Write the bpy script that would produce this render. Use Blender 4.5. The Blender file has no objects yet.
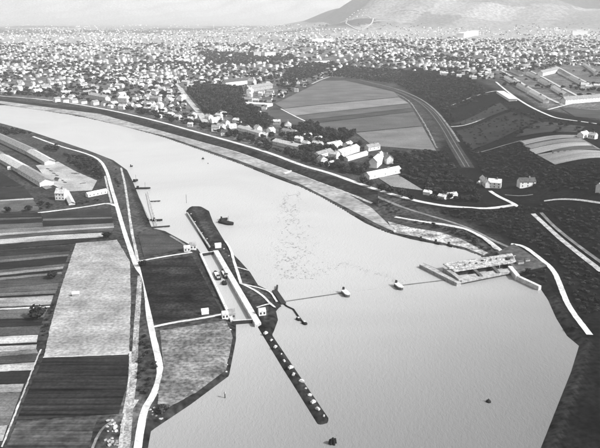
import bpy, math, random
import numpy as np
from mathutils import Vector
rng = np.random.default_rng(7); random.seed(7)
S = bpy.context.scene; C = S.collection
R = math.radians

# ------------------------------------------------------------------ camera
CAM_H, FPX, HORIZON = 180.0, 700.0, 14.0
PITCH = math.atan((224 - HORIZON) / FPX)
cam = bpy.data.objects.new('camera', bpy.data.cameras.new('camera')); C.objects.link(cam)
cam.data.sensor_width = 36; cam.data.lens = 36 * FPX / 600
cam.data.clip_start = 1; cam.data.clip_end = 60000
cam.location = (0, 0, CAM_H); cam.rotation_euler = (math.pi / 2 - PITCH, 0, 0)
S.camera = cam
# ------------------------------------------------------------------ sky, sun, exposure
SUN_EL, SUN_AZ = R(40), R(113)            # azimuth clockwise from +Y (straight ahead)
w = bpy.data.worlds.new('World'); S.world = w; w.use_nodes = True
nt = w.node_tree; bg = nt.nodes['Background']
sky = nt.nodes.new('ShaderNodeTexSky'); sky.sky_type = 'NISHITA'; sky.sun_disc = False
sky.sun_elevation = SUN_EL; sky.sun_rotation = SUN_AZ; sky.dust_density = 4.0; sky.air_density = 1.0
bw = nt.nodes.new('ShaderNodeRGBToBW')   # monochrome photograph: neutral daylight
nt.links.new(sky.outputs[0], bw.inputs[0]); nt.links.new(bw.outputs[0], bg.inputs[0])
bg.inputs[1].default_value = 0.15
sl = bpy.data.lights.new('sun', 'SUN'); sl.energy = 3.8; sl.angle = R(0.6); sl.color = (1, 1, 1)
so = bpy.data.objects.new('sun', sl); C.objects.link(so)
sd = Vector((math.sin(SUN_AZ) * math.cos(SUN_EL), math.cos(SUN_AZ) * math.cos(SUN_EL), math.sin(SUN_EL)))
so.rotation_euler = (-sd).to_track_quat('-Z', 'Y').to_euler(); so.location = (0, 0, 500)
S.view_settings.view_transform = 'Standard'; S.view_settings.look = 'None'
S.view_settings.exposure = 0.6; S.view_settings.gamma = 1.0
S.render.engine = 'CYCLES'
S.cycles.use_denoising = True; S.cycles.max_bounces = 6; S.cycles.volume_bounces = 2
S.cycles.diffuse_bounces = 2; S.cycles.glossy_bounces = 2; S.cycles.transparent_max_bounces = 4

# ------------------------------------------------------------------ pixel -> place
CT, ST = math.cos(PITCH), math.sin(PITCH)
WATER = -2.2
def ray(px, py):
    cx, cy = (px - 300) / FPX, (224 - py) / FPX
    return cx, CT + cy * ST, -ST + cy * CT
def P(px, py, z=0.0):                       # where the pixel's ray meets the level z
    a, b, c = ray(px, py); t = (z - CAM_H) / c
    return np.array([a * t, b * t])
def poly(pts, z=0.0): return np.array([P(x, y, z) for x, y in pts])
def seg_dist(q, a, b):
    d = b - a; t = np.clip(((q - a) @ d) / max(d @ d, 1e-9), 0, 1)
    return np.hypot(*(q - a - t[:, None] * d).T)
def line_dist(q, pl):
    r = np.full(len(q), 1e9)
    for i in range(len(pl) - 1): r = np.minimum(r, seg_dist(q, pl[i], pl[i + 1]))
    return r
def inside(q, pg):
    r = np.zeros(len(q), bool); x, y = q[:, 0], q[:, 1]; n = len(pg)
    for i in range(n):
        x0, y0 = pg[i]; x1, y1 = pg[(i + 1) % n]
        if y0 == y1: continue
        c = ((y0 > y) != (y1 > y)) & (x < (x1 - x0) * (y - y0) / (y1 - y0) + x0)
        r ^= c
    return r
def sdf(q, pg):                             # positive inside
    d = line_dist(q, np.vstack([pg, pg[:1]]))
    return np.where(inside(q, pg), d, -d)
def inpx(px, py, pg):
    return bool(inside(np.array([[px, py]], float), np.array(pg, float))[0])
def smooth(t): t = np.clip(t, 0, 1); return t * t * (3 - 2 * t)

RIVER_PX = [(-260, 84), (-120, 92), (0, 105), (40, 110), (80, 117), (120, 125), (165, 138), (200, 150), (240, 164), (270, 176), (300, 187),
            (322, 198), (345, 211), (365, 223), (385, 232), (410, 239), (440, 245), (465, 250), (484, 258), (500, 258), (514, 262), (515, 274), (540, 288), (548, 300),
            (556, 318), (567, 336), (579, 346), (571, 372), (559, 402), (546, 435), (536, 460), (520, 520), (147, 520), (148, 448), (151, 431), (190, 405), (229, 376), (236, 340),  # right edge below the corner: invented shore standing for a blurred aircraft part
            (236, 324), (232, 320), (201, 254), (198, 249), (165, 231), (152, 228), (146, 214), (139, 197), (133, 182), (127, 170), (113, 160), (90, 151), (60, 141), (30, 131), (0, 123),
            (-120, 106), (-260, 92)]
ISLE_PX = [(186, 211), (190, 207), (202, 207), (209, 211), (213, 222), (231, 252), (240, 261), (250, 272), (258, 285), (272, 292), (281, 306), (276, 311), (278, 320), (274, 331), (272, 335),
           (295, 369), (303, 381), (329, 419), (327, 424), (318, 425), (290, 380), (283, 369), (260, 331), (254, 320), (214, 254), (208, 251)]
RIVER = poly(RIVER_PX, WATER); ISLE = poly(ISLE_PX, WATER)
LEVEE_PX = [(-260, 82), (-120, 87), (0, 96), (50, 100), (100, 108), (150, 119), (200, 133), (240, 144), (270, 153), (303, 166), (330, 173), (365, 186), (400, 197), (430, 204), (460, 208)]
LEVEE = poly(LEVEE_PX, 3.0)
FORE = poly([(-260, 84), (-120, 92), (0, 105), (80, 117), (165, 138), (240, 164), (300, 187), (345, 211), (385, 232), (440, 245), (484, 258),
             (500, 252), (480, 240), (455, 229), (400, 218), (345, 192), (300, 174), (240, 152), (180, 135), (100, 114), (0, 100.5), (-120, 89.5), (-260, 83)], -3)
TERR = poly([(250, 38), (300, 52), (340, 66), (400, 82), (442, 104), (470, 150), (492, 194), (530, 222), (575, 268), (600, 298), (650, 345), (760, 430), (1600, 430), (1600, 60), (900, 38)], 0)
HILLS = [(1650, 9300, 640, 1150, 1500), (4200, 10500, 800, 1700, 2200), (620, 6900, 120, 420, 700), (7500, 9000, 700, 1800, 2500), (-1200, 17500, 700, 2900, 1500), (-5200, 16000, 760, 2600, 2000),
         (-9500, 14000, 650, 2500, 2500), (1500, 20500, 1000, 3500, 1500)]
def height(q, river=True):
    x, y = q[:, 0], q[:, 1]
    z = np.maximum(0, 3.0 - np.maximum(line_dist(q, LEVEE) - 5, 0) * 0.22)
    t = sdf(q, TERR)
    z = np.maximum(z, 24 * smooth(t / 130) + 0.9 * np.sin(x * .013 + 1) * np.sin(y * .011) * smooth(t / 60))
    for hx, hy, A, sx, sy in HILLS:
        g = A * np.exp(-((x - hx) / sx) ** 2 - ((y - hy) / sy) ** 2)
        g *= 1 + .13 * np.sin(x * .0041 + y * .0023 + hx) + .08 * np.sin(x * .0093 - y * .0061)
        z = z + np.where(g > 1, g, 0)
    if river:
        d = -sdf(q, RIVER); near = d < 120
        k = np.where(inside(q, FORE), .03, .42)
        z = np.where(near, np.minimum(z, WATER + np.maximum(d, -8) * k), z)
        e = sdf(q, ISLE)
        z = np.where(e > -8, np.maximum(z, np.minimum(WATER + e * .62, -.5)), z)
        z = np.maximum(z, -9)
    return z
def axis(a, b, step, lo, hi, g):
    mid = list(np.arange(a, b + .01, step)); s = step; up = []; v = mid[-1]
    while v < hi: s *= g; v += s; up.append(v)
    s = step; dn = []; v = mid[0]
    while v > lo: s *= g; v -= s; dn.append(v)
    return np.array(dn[::-1] + mid + up)
GX = axis(-260, 260, 2.2, -12000, 12000, 1.035); GY = axis(230, 640, 2.2, -260, 24000, 1.0095)
XX, YY = np.meshgrid(GX, GY); GZ = height(np.c_[XX.ravel(), YY.ravel()]).reshape(XX.shape)
def gz(q):                                  # height of the built sheet
    q = np.atleast_2d(q)
    i = np.clip(np.searchsorted(GX, q[:, 0]) - 1, 0, len(GX) - 2); j = np.clip(np.searchsorted(GY, q[:, 1]) - 1, 0, len(GY) - 2)
    u = (q[:, 0] - GX[i]) / (GX[i + 1] - GX[i]); v = (q[:, 1] - GY[j]) / (GY[j + 1] - GY[j])
    return (GZ[j, i] * (1 - u) + GZ[j, i + 1] * u) * (1 - v) + (GZ[j + 1, i] * (1 - u) + GZ[j + 1, i + 1] * u) * v
def G(px, py):                              # where the pixel's ray meets the land
    if py < 36:                             # march towards the far hills
        a, b, c = ray(px, py); t = np.arange(1500, 22000, 15.0); q_ = np.c_[a * t, b * t]; hit = np.nonzero(CAM_H + c * t < gz(q_))[0]
        return q_[hit[0]] if len(hit) else q_[-1]
    z = 0.0
    for _ in range(12):
        p = P(px, py, z); z = z * .4 + .6 * float(gz(p)[0])
    return p
def topx(x, y, z):
    dy, dz = y, z - CAM_H; f = dy * CT - dz * ST; u = dy * ST + dz * CT
    return 300 + FPX * x / f, 224 - FPX * u / f

# ------------------------------------------------------------------ materials
def mat(name, v, var=.35, scale=.12, rough=.9, fine=None, stripe=None, spec=.03, attr=False):
    m = bpy.data.materials.new(name); m.use_nodes = True; n = m.node_tree; b = n.nodes['Principled BSDF']
    b.inputs['Roughness'].default_value = rough; b.inputs['Specular IOR Level'].default_value = spec
    geo = n.nodes.new('ShaderNodeNewGeometry')
    def noise(sc, det, src=geo.outputs['Position']):
        t = n.nodes.new('ShaderNodeTexNoise'); t.inputs['Scale'].default_value = sc; t.inputs['Detail'].default_value = det
        n.links.new(src, t.inputs['Vector']); return t.outputs['Fac']
    def math_(op, a, bb):
        t = n.nodes.new('ShaderNodeMath'); t.operation = op
        for k, val in enumerate((a, bb)):
            if isinstance(val, (int, float)): t.inputs[k].default_value = val
            else: n.links.new(val, t.inputs[k])
        return t.outputs[0]
    def mod(cur, fac, amt):                 # multiply by 1 + amt*(2*(stretched fac)-1)
        r = n.nodes.new('ShaderNodeMapRange'); r.inputs[1].default_value = .3; r.inputs[2].default_value = .7
        r.inputs[3].default_value = 1 - amt; r.inputs[4].default_value = 1 + amt
        n.links.new(fac, r.inputs[0]); return math_('MULTIPLY', cur, r.outputs[0])
    if attr:
        a = n.nodes.new('ShaderNodeAttribute'); a.attribute_name = 'tone'; cur = a.outputs['Fac']
    else:
        vv = n.nodes.new('ShaderNodeValue'); vv.outputs[0].default_value = v; cur = vv.outputs[0]
    if var: cur = mod(cur, noise(scale, 5), var)
    if fine: cur = mod(cur, noise(fine[0], 3), fine[1])
    if stripe:                               # (angle, spacing, amount): furrows along the angle
        mp = n.nodes.new('ShaderNodeMapping'); mp.inputs['Rotation'].default_value = (0, 0, -stripe[0])
        mp.inputs['Scale'].default_value = (.012, 1.0 / stripe[1], .0)
        n.links.new(geo.outputs['Position'], mp.inputs['Vector'])
        cur = mod(cur, noise(1.0, 4, mp.outputs[0]), stripe[2])
    rgb = n.nodes.new('ShaderNodeCombineColor')
    for k in range(3): n.links.new(cur, rgb.inputs[k])
    n.links.new(rgb.outputs[0], b.inputs['Base Color'])
    return m
_mc = {}
def M(key, *a, **k):
    if key not in _mc: _mc[key] = mat(key, *a, **k)
    return _mc[key]

# ------------------------------------------------------------------ mesh helpers
def mesh_np(name, V, F, m=None, smooth_=False):
    me = bpy.data.meshes.new(name); me.from_pydata([tuple(map(float, v)) for v in V], [], [tuple(map(int, f)) for f in F])
    if m: me.materials.append(m)
    if smooth_: me.polygons.foreach_set('use_smooth', [True] * len(me.polygons))
    return me
def quads_mesh(name, V, Q, m, tone=None, smooth_=False):   # fast: V n x 3, Q m x 4
    me = bpy.data.meshes.new(name); V = np.asarray(V, np.float32); Q = np.asarray(Q, np.int32)
    me.vertices.add(len(V)); me.vertices.foreach_set('co', V.ravel())
    k = Q.shape[1]
    me.loops.add(Q.size); me.loops.foreach_set('vertex_index', Q.ravel())
    me.polygons.add(len(Q)); me.polygons.foreach_set('loop_start', np.arange(0, Q.size, k, dtype=np.int32))
    if smooth_: me.polygons.foreach_set('use_smooth', np.ones(len(Q), bool))
    if tone is not None:
        a = me.attributes.new('tone', 'FLOAT', 'FACE'); a.data.foreach_set('value', np.asarray(tone, np.float32))
    me.materials.append(m); me.update(calc_edges=True); me.validate(); return me
def obj(name, me, parent=None, loc=None, rz=0, **tags):
    o = bpy.data.objects.new(name, me); C.objects.link(o)
    if parent is not None: o.parent = parent
    if loc is not None: o.location = tuple(map(float, loc))
    if rz: o.rotation_euler = (0, 0, rz)
    for k, v in tags.items(): o[k] = v
    return o
def thing(name, label, category, loc, rz=0, group=None):
    o = obj(name, None, None, loc, rz, label=label, category=category)
    if group: o['group'] = group
    return o
def resample(pl, step):
    pl = np.asarray(pl, float); d = np.hypot(*np.diff(pl, axis=0).T); s = np.r_[0, np.cumsum(d)]
    n = max(2, int(s[-1] / step) + 1); t = np.linspace(0, s[-1], n)
    return np.c_[np.interp(t, s, pl[:, 0]), np.interp(t, s, pl[:, 1])]
def resample_n(pl, n):
    pl = np.asarray(pl, float); d = np.hypot(*np.diff(pl, axis=0).T); s = np.r_[0, np.cumsum(d)]; t = np.linspace(0, s[-1], n)
    return np.c_[np.interp(t, s, pl[:, 0]), np.interp(t, s, pl[:, 1])]
def soften(pl, it=2):
    pl = np.asarray(pl, float)
    for _ in range(it):
        a = pl[:-1] * .75 + pl[1:] * .25; b = pl[:-1] * .25 + pl[1:] * .75
        pl = np.vstack([pl[:1], np.stack([a, b], 1).reshape(-1, 2), pl[-1:]])
    return pl
OFF = [0.10]
def sheet(name, A, B, m, off=None, jag=0, nv=None, skirt=True, **tags):   # draped between two world polylines
    if off is None: OFF[0] += .004; off = OFF[0]
    L = max(np.hypot(*np.diff(A, axis=0).T).sum(), np.hypot(*np.diff(B, axis=0).T).sum()); d = np.hypot(A[:, 0], A[:, 1]).mean()
    n = int(np.clip(L / np.clip(d / 150, 2.0, 30), 2, 220)); A = resample_n(A, n); B = resample_n(B, n)
    wd = np.hypot(*(A - B).T).max(); k = nv or int(np.clip(wd / np.clip(d / 120, 2.2, 30), 2, 80)) + 1
    if jag:
        jag *= .45
        A = A + rng.normal(0, jag, A.shape); B = B + rng.normal(0, jag, B.shape)
    t = np.linspace(0, 1, k)[None, :, None]; W = A[:, None] * (1 - t) + B[:, None] * t
    q = W.reshape(-1, 2); e_ = 1.3 + d * .0008
    z = np.max([gz(q + np.array(o)) for o in ((0, 0), (e_, 0), (-e_, 0), (0, e_), (0, -e_))], axis=0) + off + d * .00012
    V = np.c_[q, z]; i = np.arange(n - 1)[:, None] * k + np.arange(k - 1)[None]; i = i.ravel()
    Q = np.c_[i, i + k, i + k + 1, i + 1]
    p0, p1, p3 = V[Q[0, 0]], V[Q[0, 1]], V[Q[0, 3]]
    if np.cross((p1 - p0)[:2], (p3 - p0)[:2]) < 0: Q = Q[:, ::-1]
    tags.setdefault('kind', 'structure')
    return obj(name, quads_mesh(name, V, Q, m, smooth_=True), **tags)
def ribbon(name, pts, width, m, off=None, level=None, jag=.15, **tags):
    width *= .85
    pl = np.array([G(*p) for p in pts]) if level is None else poly(pts, level)
    pl = soften(pl); t = np.gradient(pl, axis=0); t /= np.hypot(*t.T)[:, None] + 1e-9; nrm = np.c_[-t[:, 1], t[:, 0]] * width / 2
    return sheet(name, pl + nrm, pl - nrm, m, off, jag=jag, **tags)
def field(pts, v, stripe=.25, spacing=3.0, var=.25, name='field', jag=.3, scale=.05, fine=(.9, .3)):
    q = np.array([G(*p) for p in pts]); h = len(q) // 2; A, B = q[:h], q[h:][::-1]
    d = (B[0] - A[0]) if abs(B[0] - A[0])[0] > 1 else (A[-1] - A[0]); a = math.atan2(d[1], d[0])
    m = mat('field_soil', v * (.72 if v > .2 else .85), var, scale, fine=fine, stripe=(a, spacing, stripe) if stripe else None)
    return sheet(name, A, B, m, jag=jag)
def box(V, F, x0, x1, y0, y1, z0, z1):
    b = len(V); V += [(x0, y0, z0), (x1, y0, z0), (x1, y1, z0), (x0, y1, z0), (x0, y0, z1), (x1, y0, z1), (x1, y1, z1), (x0, y1, z1)]
    F += [(b, b + 3, b + 2, b + 1), (b + 4, b + 5, b + 6, b + 7), (b, b + 1, b + 5, b + 4), (b + 1, b + 2, b + 6, b + 5), (b + 2, b + 3, b + 7, b + 6), (b + 3, b, b + 4, b + 7)]
def boxes(name, L, m):
    V, F = [], []
    for a in L: box(V, F, *a)
    return mesh_np(name, V, F, m)
def prism(name, pg, z0, z1, m, inset=0):    # world polygon (any winding) extruded, small chamfer
    pg = np.asarray(pg, float); ar = np.sum(pg[:, 0] * np.roll(pg[:, 1], -1) - pg[:, 1] * np.roll(pg[:, 0], -1))
    if ar < 0: pg = pg[::-1]
    n = len(pg); c = pg.mean(0); top = c + (pg - c) * (1 - inset)
    V = [(x, y, z0) for x, y in pg] + [(x, y, z1 - .25) for x, y in pg] + [(x, y, z1) for x, y in c + (top - c) * .985]
    F = [tuple(range(2 * n, 3 * n))]
    for r in range(2):
        for i in range(n):
            j = (i + 1) % n; F.append((r * n + i, r * n + j, r * n + n + j, r * n + n + i))
    return mesh_np(name, V, F, m)
def along(p, q, w):                          # rectangle round a segment
    p, q = np.asarray(p, float), np.asarray(q, float); t = (q - p) / np.hypot(*(q - p)); n = np.array([-t[1], t[0]]) * w / 2
    return np.array([p - n, q - n, q + n, p + n])
def tube(name, pts, r, m, k=6):
    V, F = [], []; pts = [Vector(p) for p in pts]
    rr = r if isinstance(r, (list, tuple)) else [r] * len(pts)
    for i, p in enumerate(pts):
        t = (pts[min(i + 1, len(pts) - 1)] - pts[max(i - 1, 0)]).normalized(); a = t.orthogonal().normalized(); b = t.cross(a)
        for j in range(k):
            an = 2 * math.pi * j / k; V.append(p + (a * math.cos(an) + b * math.sin(an)) * rr[i])
    for i in range(len(pts) - 1):
        for j in range(k): F.append((i * k + j, i * k + (j + 1) % k, (i + 1) * k + (j + 1) % k, (i + 1) * k + j))
    F.append(tuple(range(k))[::-1]); F.append(tuple(range((len(pts) - 1) * k, len(pts) * k)))
    return mesh_np(name, V, F, m)

# ================================================================== THE SETTING
# ground: tone per place (meadow, town soil, dark wood floor, gravel), distance haze painted in
q = np.c_[XX.ravel(), YY.ravel()]; zz = GZ.ravel()
nx, ny = len(GX), len(GY)
i = (np.arange(ny - 1)[:, None] * nx + np.arange(nx - 1)[None]).ravel()
Q = np.c_[i, i + 1, i + nx + 1, i + nx]
cq = (q[Q[:, 0]] + q[Q[:, 2]]) / 2
def soft_in(pg, wd): return smooth(.5 + sdf(cq, pg) / wd / 2)
tone = np.full(len(Q), .04)
def paint(pg, v, wd=12, z=0):
    global tone
    s = soft_in(poly(pg, z), wd); tone = tone * (1 - s) + v * s
paint([(-260, 81), (0, 94), (150, 116), (265, 150), (300, 122), (262, 108), (300, 86), (330, 77), (390, 78), (480, 62), (900, 62), (900, 38), (-700, 38)], .10, 25)
FAR = smooth((cq[:, 1] - 2600) / 1500); tone = tone * (1 - FAR) + .24 * FAR  # haze painted into the tone: ground lightens with distance
paint([(385, 155), (440, 152), (448, 128), (395, 80), (440, 70), (505, 105), (600, 122), (900, 150), (900, 620), (500, 620), (535, 460), (578, 346), (548, 300), (515, 272), (505, 244), (465, 222), (400, 200), (385, 180)], .008, 12)  # its lower right end darkens the invented shore, a blurred aircraft part
paint([(470, 56), (500, 80), (540, 110), (600, 122), (900, 140), (900, 56)], .10, 20, 20)
paint([(-200, 112), (0, 124), (60, 141), (113, 160), (133, 182), (150, 225), (140, 262), (131, 250), (115, 205), (105, 165), (60, 150), (0, 150), (-200, 150)], .05, 5)
paint([(186, 207), (209, 207), (281, 300), (276, 335), (327, 424), (318, 427), (205, 250)], .04, 4, -2)
paint([(118, 330), (128, 330), (118, 410), (100, 448), (95, 470), (130, 470), (150, 430), (135, 380)], .09, 4)
dsh = -sdf(cq, RIVER); isl = sdf(cq, ISLE); shore = np.where(isl > -1, isl, dsh)
rv = smooth((7.5 - np.abs(shore)) / 3) * (~inside(cq, FORE)) * (cq[:, 1] < 900); tone = tone * (1 - rv) + .022 * rv
def cells(q, sx, sy, a, seed):               # patchwork of plots on the far plain and hills
    c, s = math.cos(a), math.sin(a); u = (q[:, 0] * c - q[:, 1] * s) / sx; v = (q[:, 0] * s + q[:, 1] * c) / sy + .6 * np.sin(u * .9)
    h = np.sin(np.floor(u) * 127.1 + np.floor(v) * 311.7 + seed) * 43758.5; return h - np.floor(h)
hp = cells(cq, 420, 700, .5, 1); hp2 = cells(cq, 900, 1300, -.3, 5)
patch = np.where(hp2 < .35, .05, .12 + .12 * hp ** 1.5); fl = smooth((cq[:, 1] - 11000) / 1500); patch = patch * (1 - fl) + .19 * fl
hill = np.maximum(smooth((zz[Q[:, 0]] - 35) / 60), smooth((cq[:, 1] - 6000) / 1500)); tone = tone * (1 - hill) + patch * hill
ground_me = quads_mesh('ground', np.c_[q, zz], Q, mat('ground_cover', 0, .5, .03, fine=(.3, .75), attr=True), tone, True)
ground = obj('ground', ground_me, kind='structure')

# river water: silty, wind-ruffled, one level sheet
def water_material():
    m = bpy.data.materials.new('river_water'); m.use_nodes = True; n = m.node_tree; b = n.nodes['Principled BSDF']; L = n.links
    geo = n.nodes.new('ShaderNodeNewGeometry')
    t1 = n.nodes.new('ShaderNodeTexNoise'); t1.inputs['Scale'].default_value = .006; t1.inputs['Detail'].default_value = 4; t1.inputs['Distortion'].default_value = .8
    L.new(geo.outputs['Position'], t1.inputs['Vector'])
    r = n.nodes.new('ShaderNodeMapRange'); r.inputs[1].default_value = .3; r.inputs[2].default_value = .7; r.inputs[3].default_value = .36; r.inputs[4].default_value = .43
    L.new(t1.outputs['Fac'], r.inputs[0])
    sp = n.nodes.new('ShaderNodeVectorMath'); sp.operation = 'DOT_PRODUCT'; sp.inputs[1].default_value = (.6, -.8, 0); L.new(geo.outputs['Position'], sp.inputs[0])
    sr = n.nodes.new('ShaderNodeMapRange'); sr.interpolation_type = 'SMOOTHSTEP'; sr.inputs[1].default_value = -420; sr.inputs[2].default_value = -110; sr.inputs[3].default_value = 1.0; sr.inputs[4].default_value = .36  # shading painted into the base colour: water darkens towards the near right
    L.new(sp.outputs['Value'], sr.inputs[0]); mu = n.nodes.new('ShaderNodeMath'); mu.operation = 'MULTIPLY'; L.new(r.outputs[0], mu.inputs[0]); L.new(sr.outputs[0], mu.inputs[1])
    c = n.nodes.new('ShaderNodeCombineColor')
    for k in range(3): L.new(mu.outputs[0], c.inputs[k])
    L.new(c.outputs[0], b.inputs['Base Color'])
    b.inputs['Roughness'].default_value = .16; b.inputs['IOR'].default_value = 1.33
    mp = n.nodes.new('ShaderNodeMapping'); mp.inputs['Scale'].default_value = (1, .55, 1); mp.inputs['Rotation'].default_value = (0, 0, .6); L.new(geo.outputs['Position'], mp.inputs['Vector'])
    t2 = n.nodes.new('ShaderNodeTexNoise'); t2.inputs['Scale'].default_value = .55; t2.inputs['Detail'].default_value = 5; L.new(mp.outputs[0], t2.inputs['Vector'])
    bp = n.nodes.new('ShaderNodeBump'); bp.inputs['Strength'].default_value = .5; bp.inputs['Distance'].default_value = .4
    t3 = n.nodes.new('ShaderNodeTexNoise'); t3.inputs['Scale'].default_value = 1.5; t3.inputs['Detail'].default_value = 2; L.new(mp.outputs[0], t3.inputs['Vector'])
    ad = n.nodes.new('ShaderNodeMath'); ad.operation = 'MULTIPLY_ADD'; ad.inputs[1].default_value = .8; L.new(t3.outputs['Fac'], ad.inputs[0]); L.new(t2.outputs['Fac'], ad.inputs[2])
    L.new(ad.outputs[0], bp.inputs['Height']); L.new(bp.outputs[0], b.inputs['Normal'])
    return m
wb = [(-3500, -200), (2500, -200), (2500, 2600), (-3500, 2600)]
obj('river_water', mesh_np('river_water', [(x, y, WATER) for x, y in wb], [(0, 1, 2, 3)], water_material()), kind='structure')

# far bank: gravel foreshore, levee face, roads
GRAVEL = mat('gravel_shore', .25, .4, .03, fine=(.2, .35)); CHALK = mat('chalk_road', .5, .25, .08, fine=(.6, .25))
PALE = mat('pale_track', .36, .35, .12, fine=(.7, .4)); TRACK = mat('rutted_track', .26, .5, .15, fine=(.8, .6)); DULL = mat('dull_path', .17, .4, .1, fine=(.5, .3)); LEVG = mat('levee_grass', .02, .7, .06, fine=(.25, .7))
sheet('gravel_shore', poly([(-200, 87.5), (0, 104), (80, 115.5), (165, 136), (240, 161), (300, 184), (345, 207), (375, 223), (394, 232)], WATER + .3), poly([(-200, 86.5), (0, 101), (100, 114), (180, 136), (240, 152.5), (300, 174.5), (345, 192), (372, 208), (393, 228)], -1), GRAVEL, kind='structure')
sheet('levee_slope', poly([(-200, 86.4), (0, 100.7), (100, 113.7), (180, 135.5), (240, 152), (300, 174), (345, 191), (378, 205)], -.5), poly([(-200, 84.6), (0, 97.6), (100, 109.3), (180, 129.5), (240, 146), (303, 168.5), (345, 181), (378, 193)], 2.6), LEVG, kind='structure')
ribbon('road', LEVEE_PX + [(476, 208), (488, 209), (515, 205)], 7.5, CHALK, level=None)
ribbon('path', [(0, 101), (100, 114), (180, 136), (240, 152.5), (300, 174.5), (345, 192), (372, 204)], 3.0, PALE)
ribbon('path', [(364, 191), (390, 203), (420, 213), (455, 223), (475, 231), (492, 240), (508, 247)], 4, DULL)
ribbon('road', [(395, 217), (420, 221.5), (455, 226.5), (470, 230.5), (486, 239), (500, 250), (505, 254)], 4.5, CHALK)
RIPRAP = mat('riprap_stone', .3, .7, .12, fine=(.5, .6))
sheet('riprap_bank', poly([(388, 221), (410, 227), (440, 232), (462, 239), (488, 252)], -1), poly([(394, 233), (415, 237.5), (440, 242), (464, 247), (484, 255)], WATER + .5), RIPRAP)
ribbon('road', [(511, 244), (524, 246), (540, 258.5), (554, 270), (561, 288), (569, 308), (590, 335)], 4.4, CHALK)
ribbon('road', [(490, 191), (497, 196), (512, 203), (518, 207)], 5, CHALK)
ribbon('path', [(505, 195), (520, 196.5), (533, 195)], 2.5, DULL)
ribbon('road', [(544, 201.5), (558, 199.5), (575, 200), (590, 202), (610, 205)], 4.5, PALE)
ribbon('railway_bed', [(533, 214), (545, 225), (560, 239), (580, 255), (602, 272)], 5, PALE)
ribbon('railway_bed', [(541, 213), (553, 226), (570, 240), (590, 255), (610, 269)], 3.5, DULL)
# railway curve beside the meadow
BALL = mat('ballast', .035, .4, .08)
ribbon('railway_bed', [(328, 79), (362, 82), (394, 90), (415, 99), (431, 110), (443, 126), (452, 142), (461, 157), (468, 168)], 19, BALL)
ribbon('path', [(360, 80), (395, 88), (420, 98), (437, 111), (450, 128), (459, 142)], 4, DULL)
ribbon('path', [(378, 89), (396, 93), (410, 101), (417, 112), (426, 126), (437, 148)], 3, DULL, jag=1)
TRK = mat('rail_steel', .11, .3, .1, rough=.5)
for k in (-2.2, 2.2):
    ribbon('railway_track', [(328 + k * .4, 79), (362, 82 + k * .3), (394 + k * .3, 90 + k * .3), (415 + k * .4, 99 + k * .2), (431 + k, 110), (443 + k, 126), (452 + k, 142), (461 + k, 157), (467 + k, 167)], 1.5, TRK, off=.35 + k * .01)

# left bank roads
ribbon('road', [(33, 136.5), (60, 146.5), (85, 153), (100, 159.5), (107, 171), (111, 187), (116, 203), (123, 228), (132, 255), (137, 268), (144, 276), (147, 292), (149, 318), (155, 345), (160, 365), (160.5, 376), (154, 395), (145, 408), (141, 425), (137, 452)], 4.2, CHALK)
ribbon('road', [(38, 213), (55, 211), (75, 208.5), (95, 205.5), (108, 203), (116, 206)], 4.5, CHALK)
ribbon('path', [(105, 176), (108, 190), (111.5, 203)], 2.4, PALE)
ribbon('path', [(121, 168), (125, 184), (128, 205), (131, 228), (135, 247), (138, 262)], 2.6, PALE, jag=.3)
ribbon('path', [(140, 276), (138.5, 300), (136, 335), (134, 375), (130, 408), (126, 452)], 3.9, TRACK, jag=.2)
ribbon('path', [(130.5, 352), (130.5, 372), (127, 400), (124, 414)], 1.6, PALE, jag=.2)
ribbon('path', [(121, 455), (124, 425), (128, 412), (136, 400)], 3.6, PALE, jag=.15)
ribbon('path', [(90, 455), (97, 437), (104, 427), (114, 421)], 1.4, DULL, jag=.15)
ribbon('road', [(137, 262), (160, 257.5), (192, 252.5)], 3.0, CHALK)
ribbon('road', [(152, 327.5), (175, 322.5), (200, 319), (226, 315.5)], 3.0, CHALK)
ribbon('path', [(226, 330), (224, 350), (221.5, 369), (200, 386), (176, 402)], 1.0, PALE, jag=.2)
ribbon('path', [(170, 236), (182, 243), (190, 249)], 2.5, DULL)
# left fields
field([(139, 263), (192, 256), (222, 313), (154, 324)], .022, stripe=.6, spacing=9, var=.8, scale=.05, name='meadow', fine=(.5, .6))
field([(138, 234), (158, 230.5), (187, 248), (144, 257)], .06, stripe=.2, name='meadow', var=.4)
field([(160, 331), (226, 321), (233, 338), (226, 372), (196, 394), (158, 415), (158, 392), (164, 368)], .17, stripe=.4, spacing=6, var=.5, name='meadow', fine=(.45, .6))
sheet('stubble_field', np.array([G(*p) for p in [(76, 243.5), (62, 285), (50, 328), (44, 357)]]), np.array([G(*p) for p in [(117, 240), (130, 262), (131, 305), (129, 354)]]),
      mat('stubble', .26, .4, .045, fine=(.5, .35), stripe=(R(80), 6, .15)), jag=.3)
sheet('field', np.array([G(*p) for p in [(43, 359.5), (28, 392), (17, 421)]]), np.array([G(*p) for p in [(129, 355.5), (128, 382), (119, 414)]]), mat('field_soil', .022, .3, .05, fine=(.5, .3), stripe=(R(-3), 2.6, .75)), jag=.3)
sheet('field', np.array([G(*p) for p in [(17, 422), (5, 450), (-8, 480)]]), np.array([G(*p) for p in [(97, 420), (88, 450), (75, 480)]]), mat('field_soil', .06, .5, .12, fine=(.5, .3), stripe=(R(-3), 2.2, .6)), jag=.3)
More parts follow.
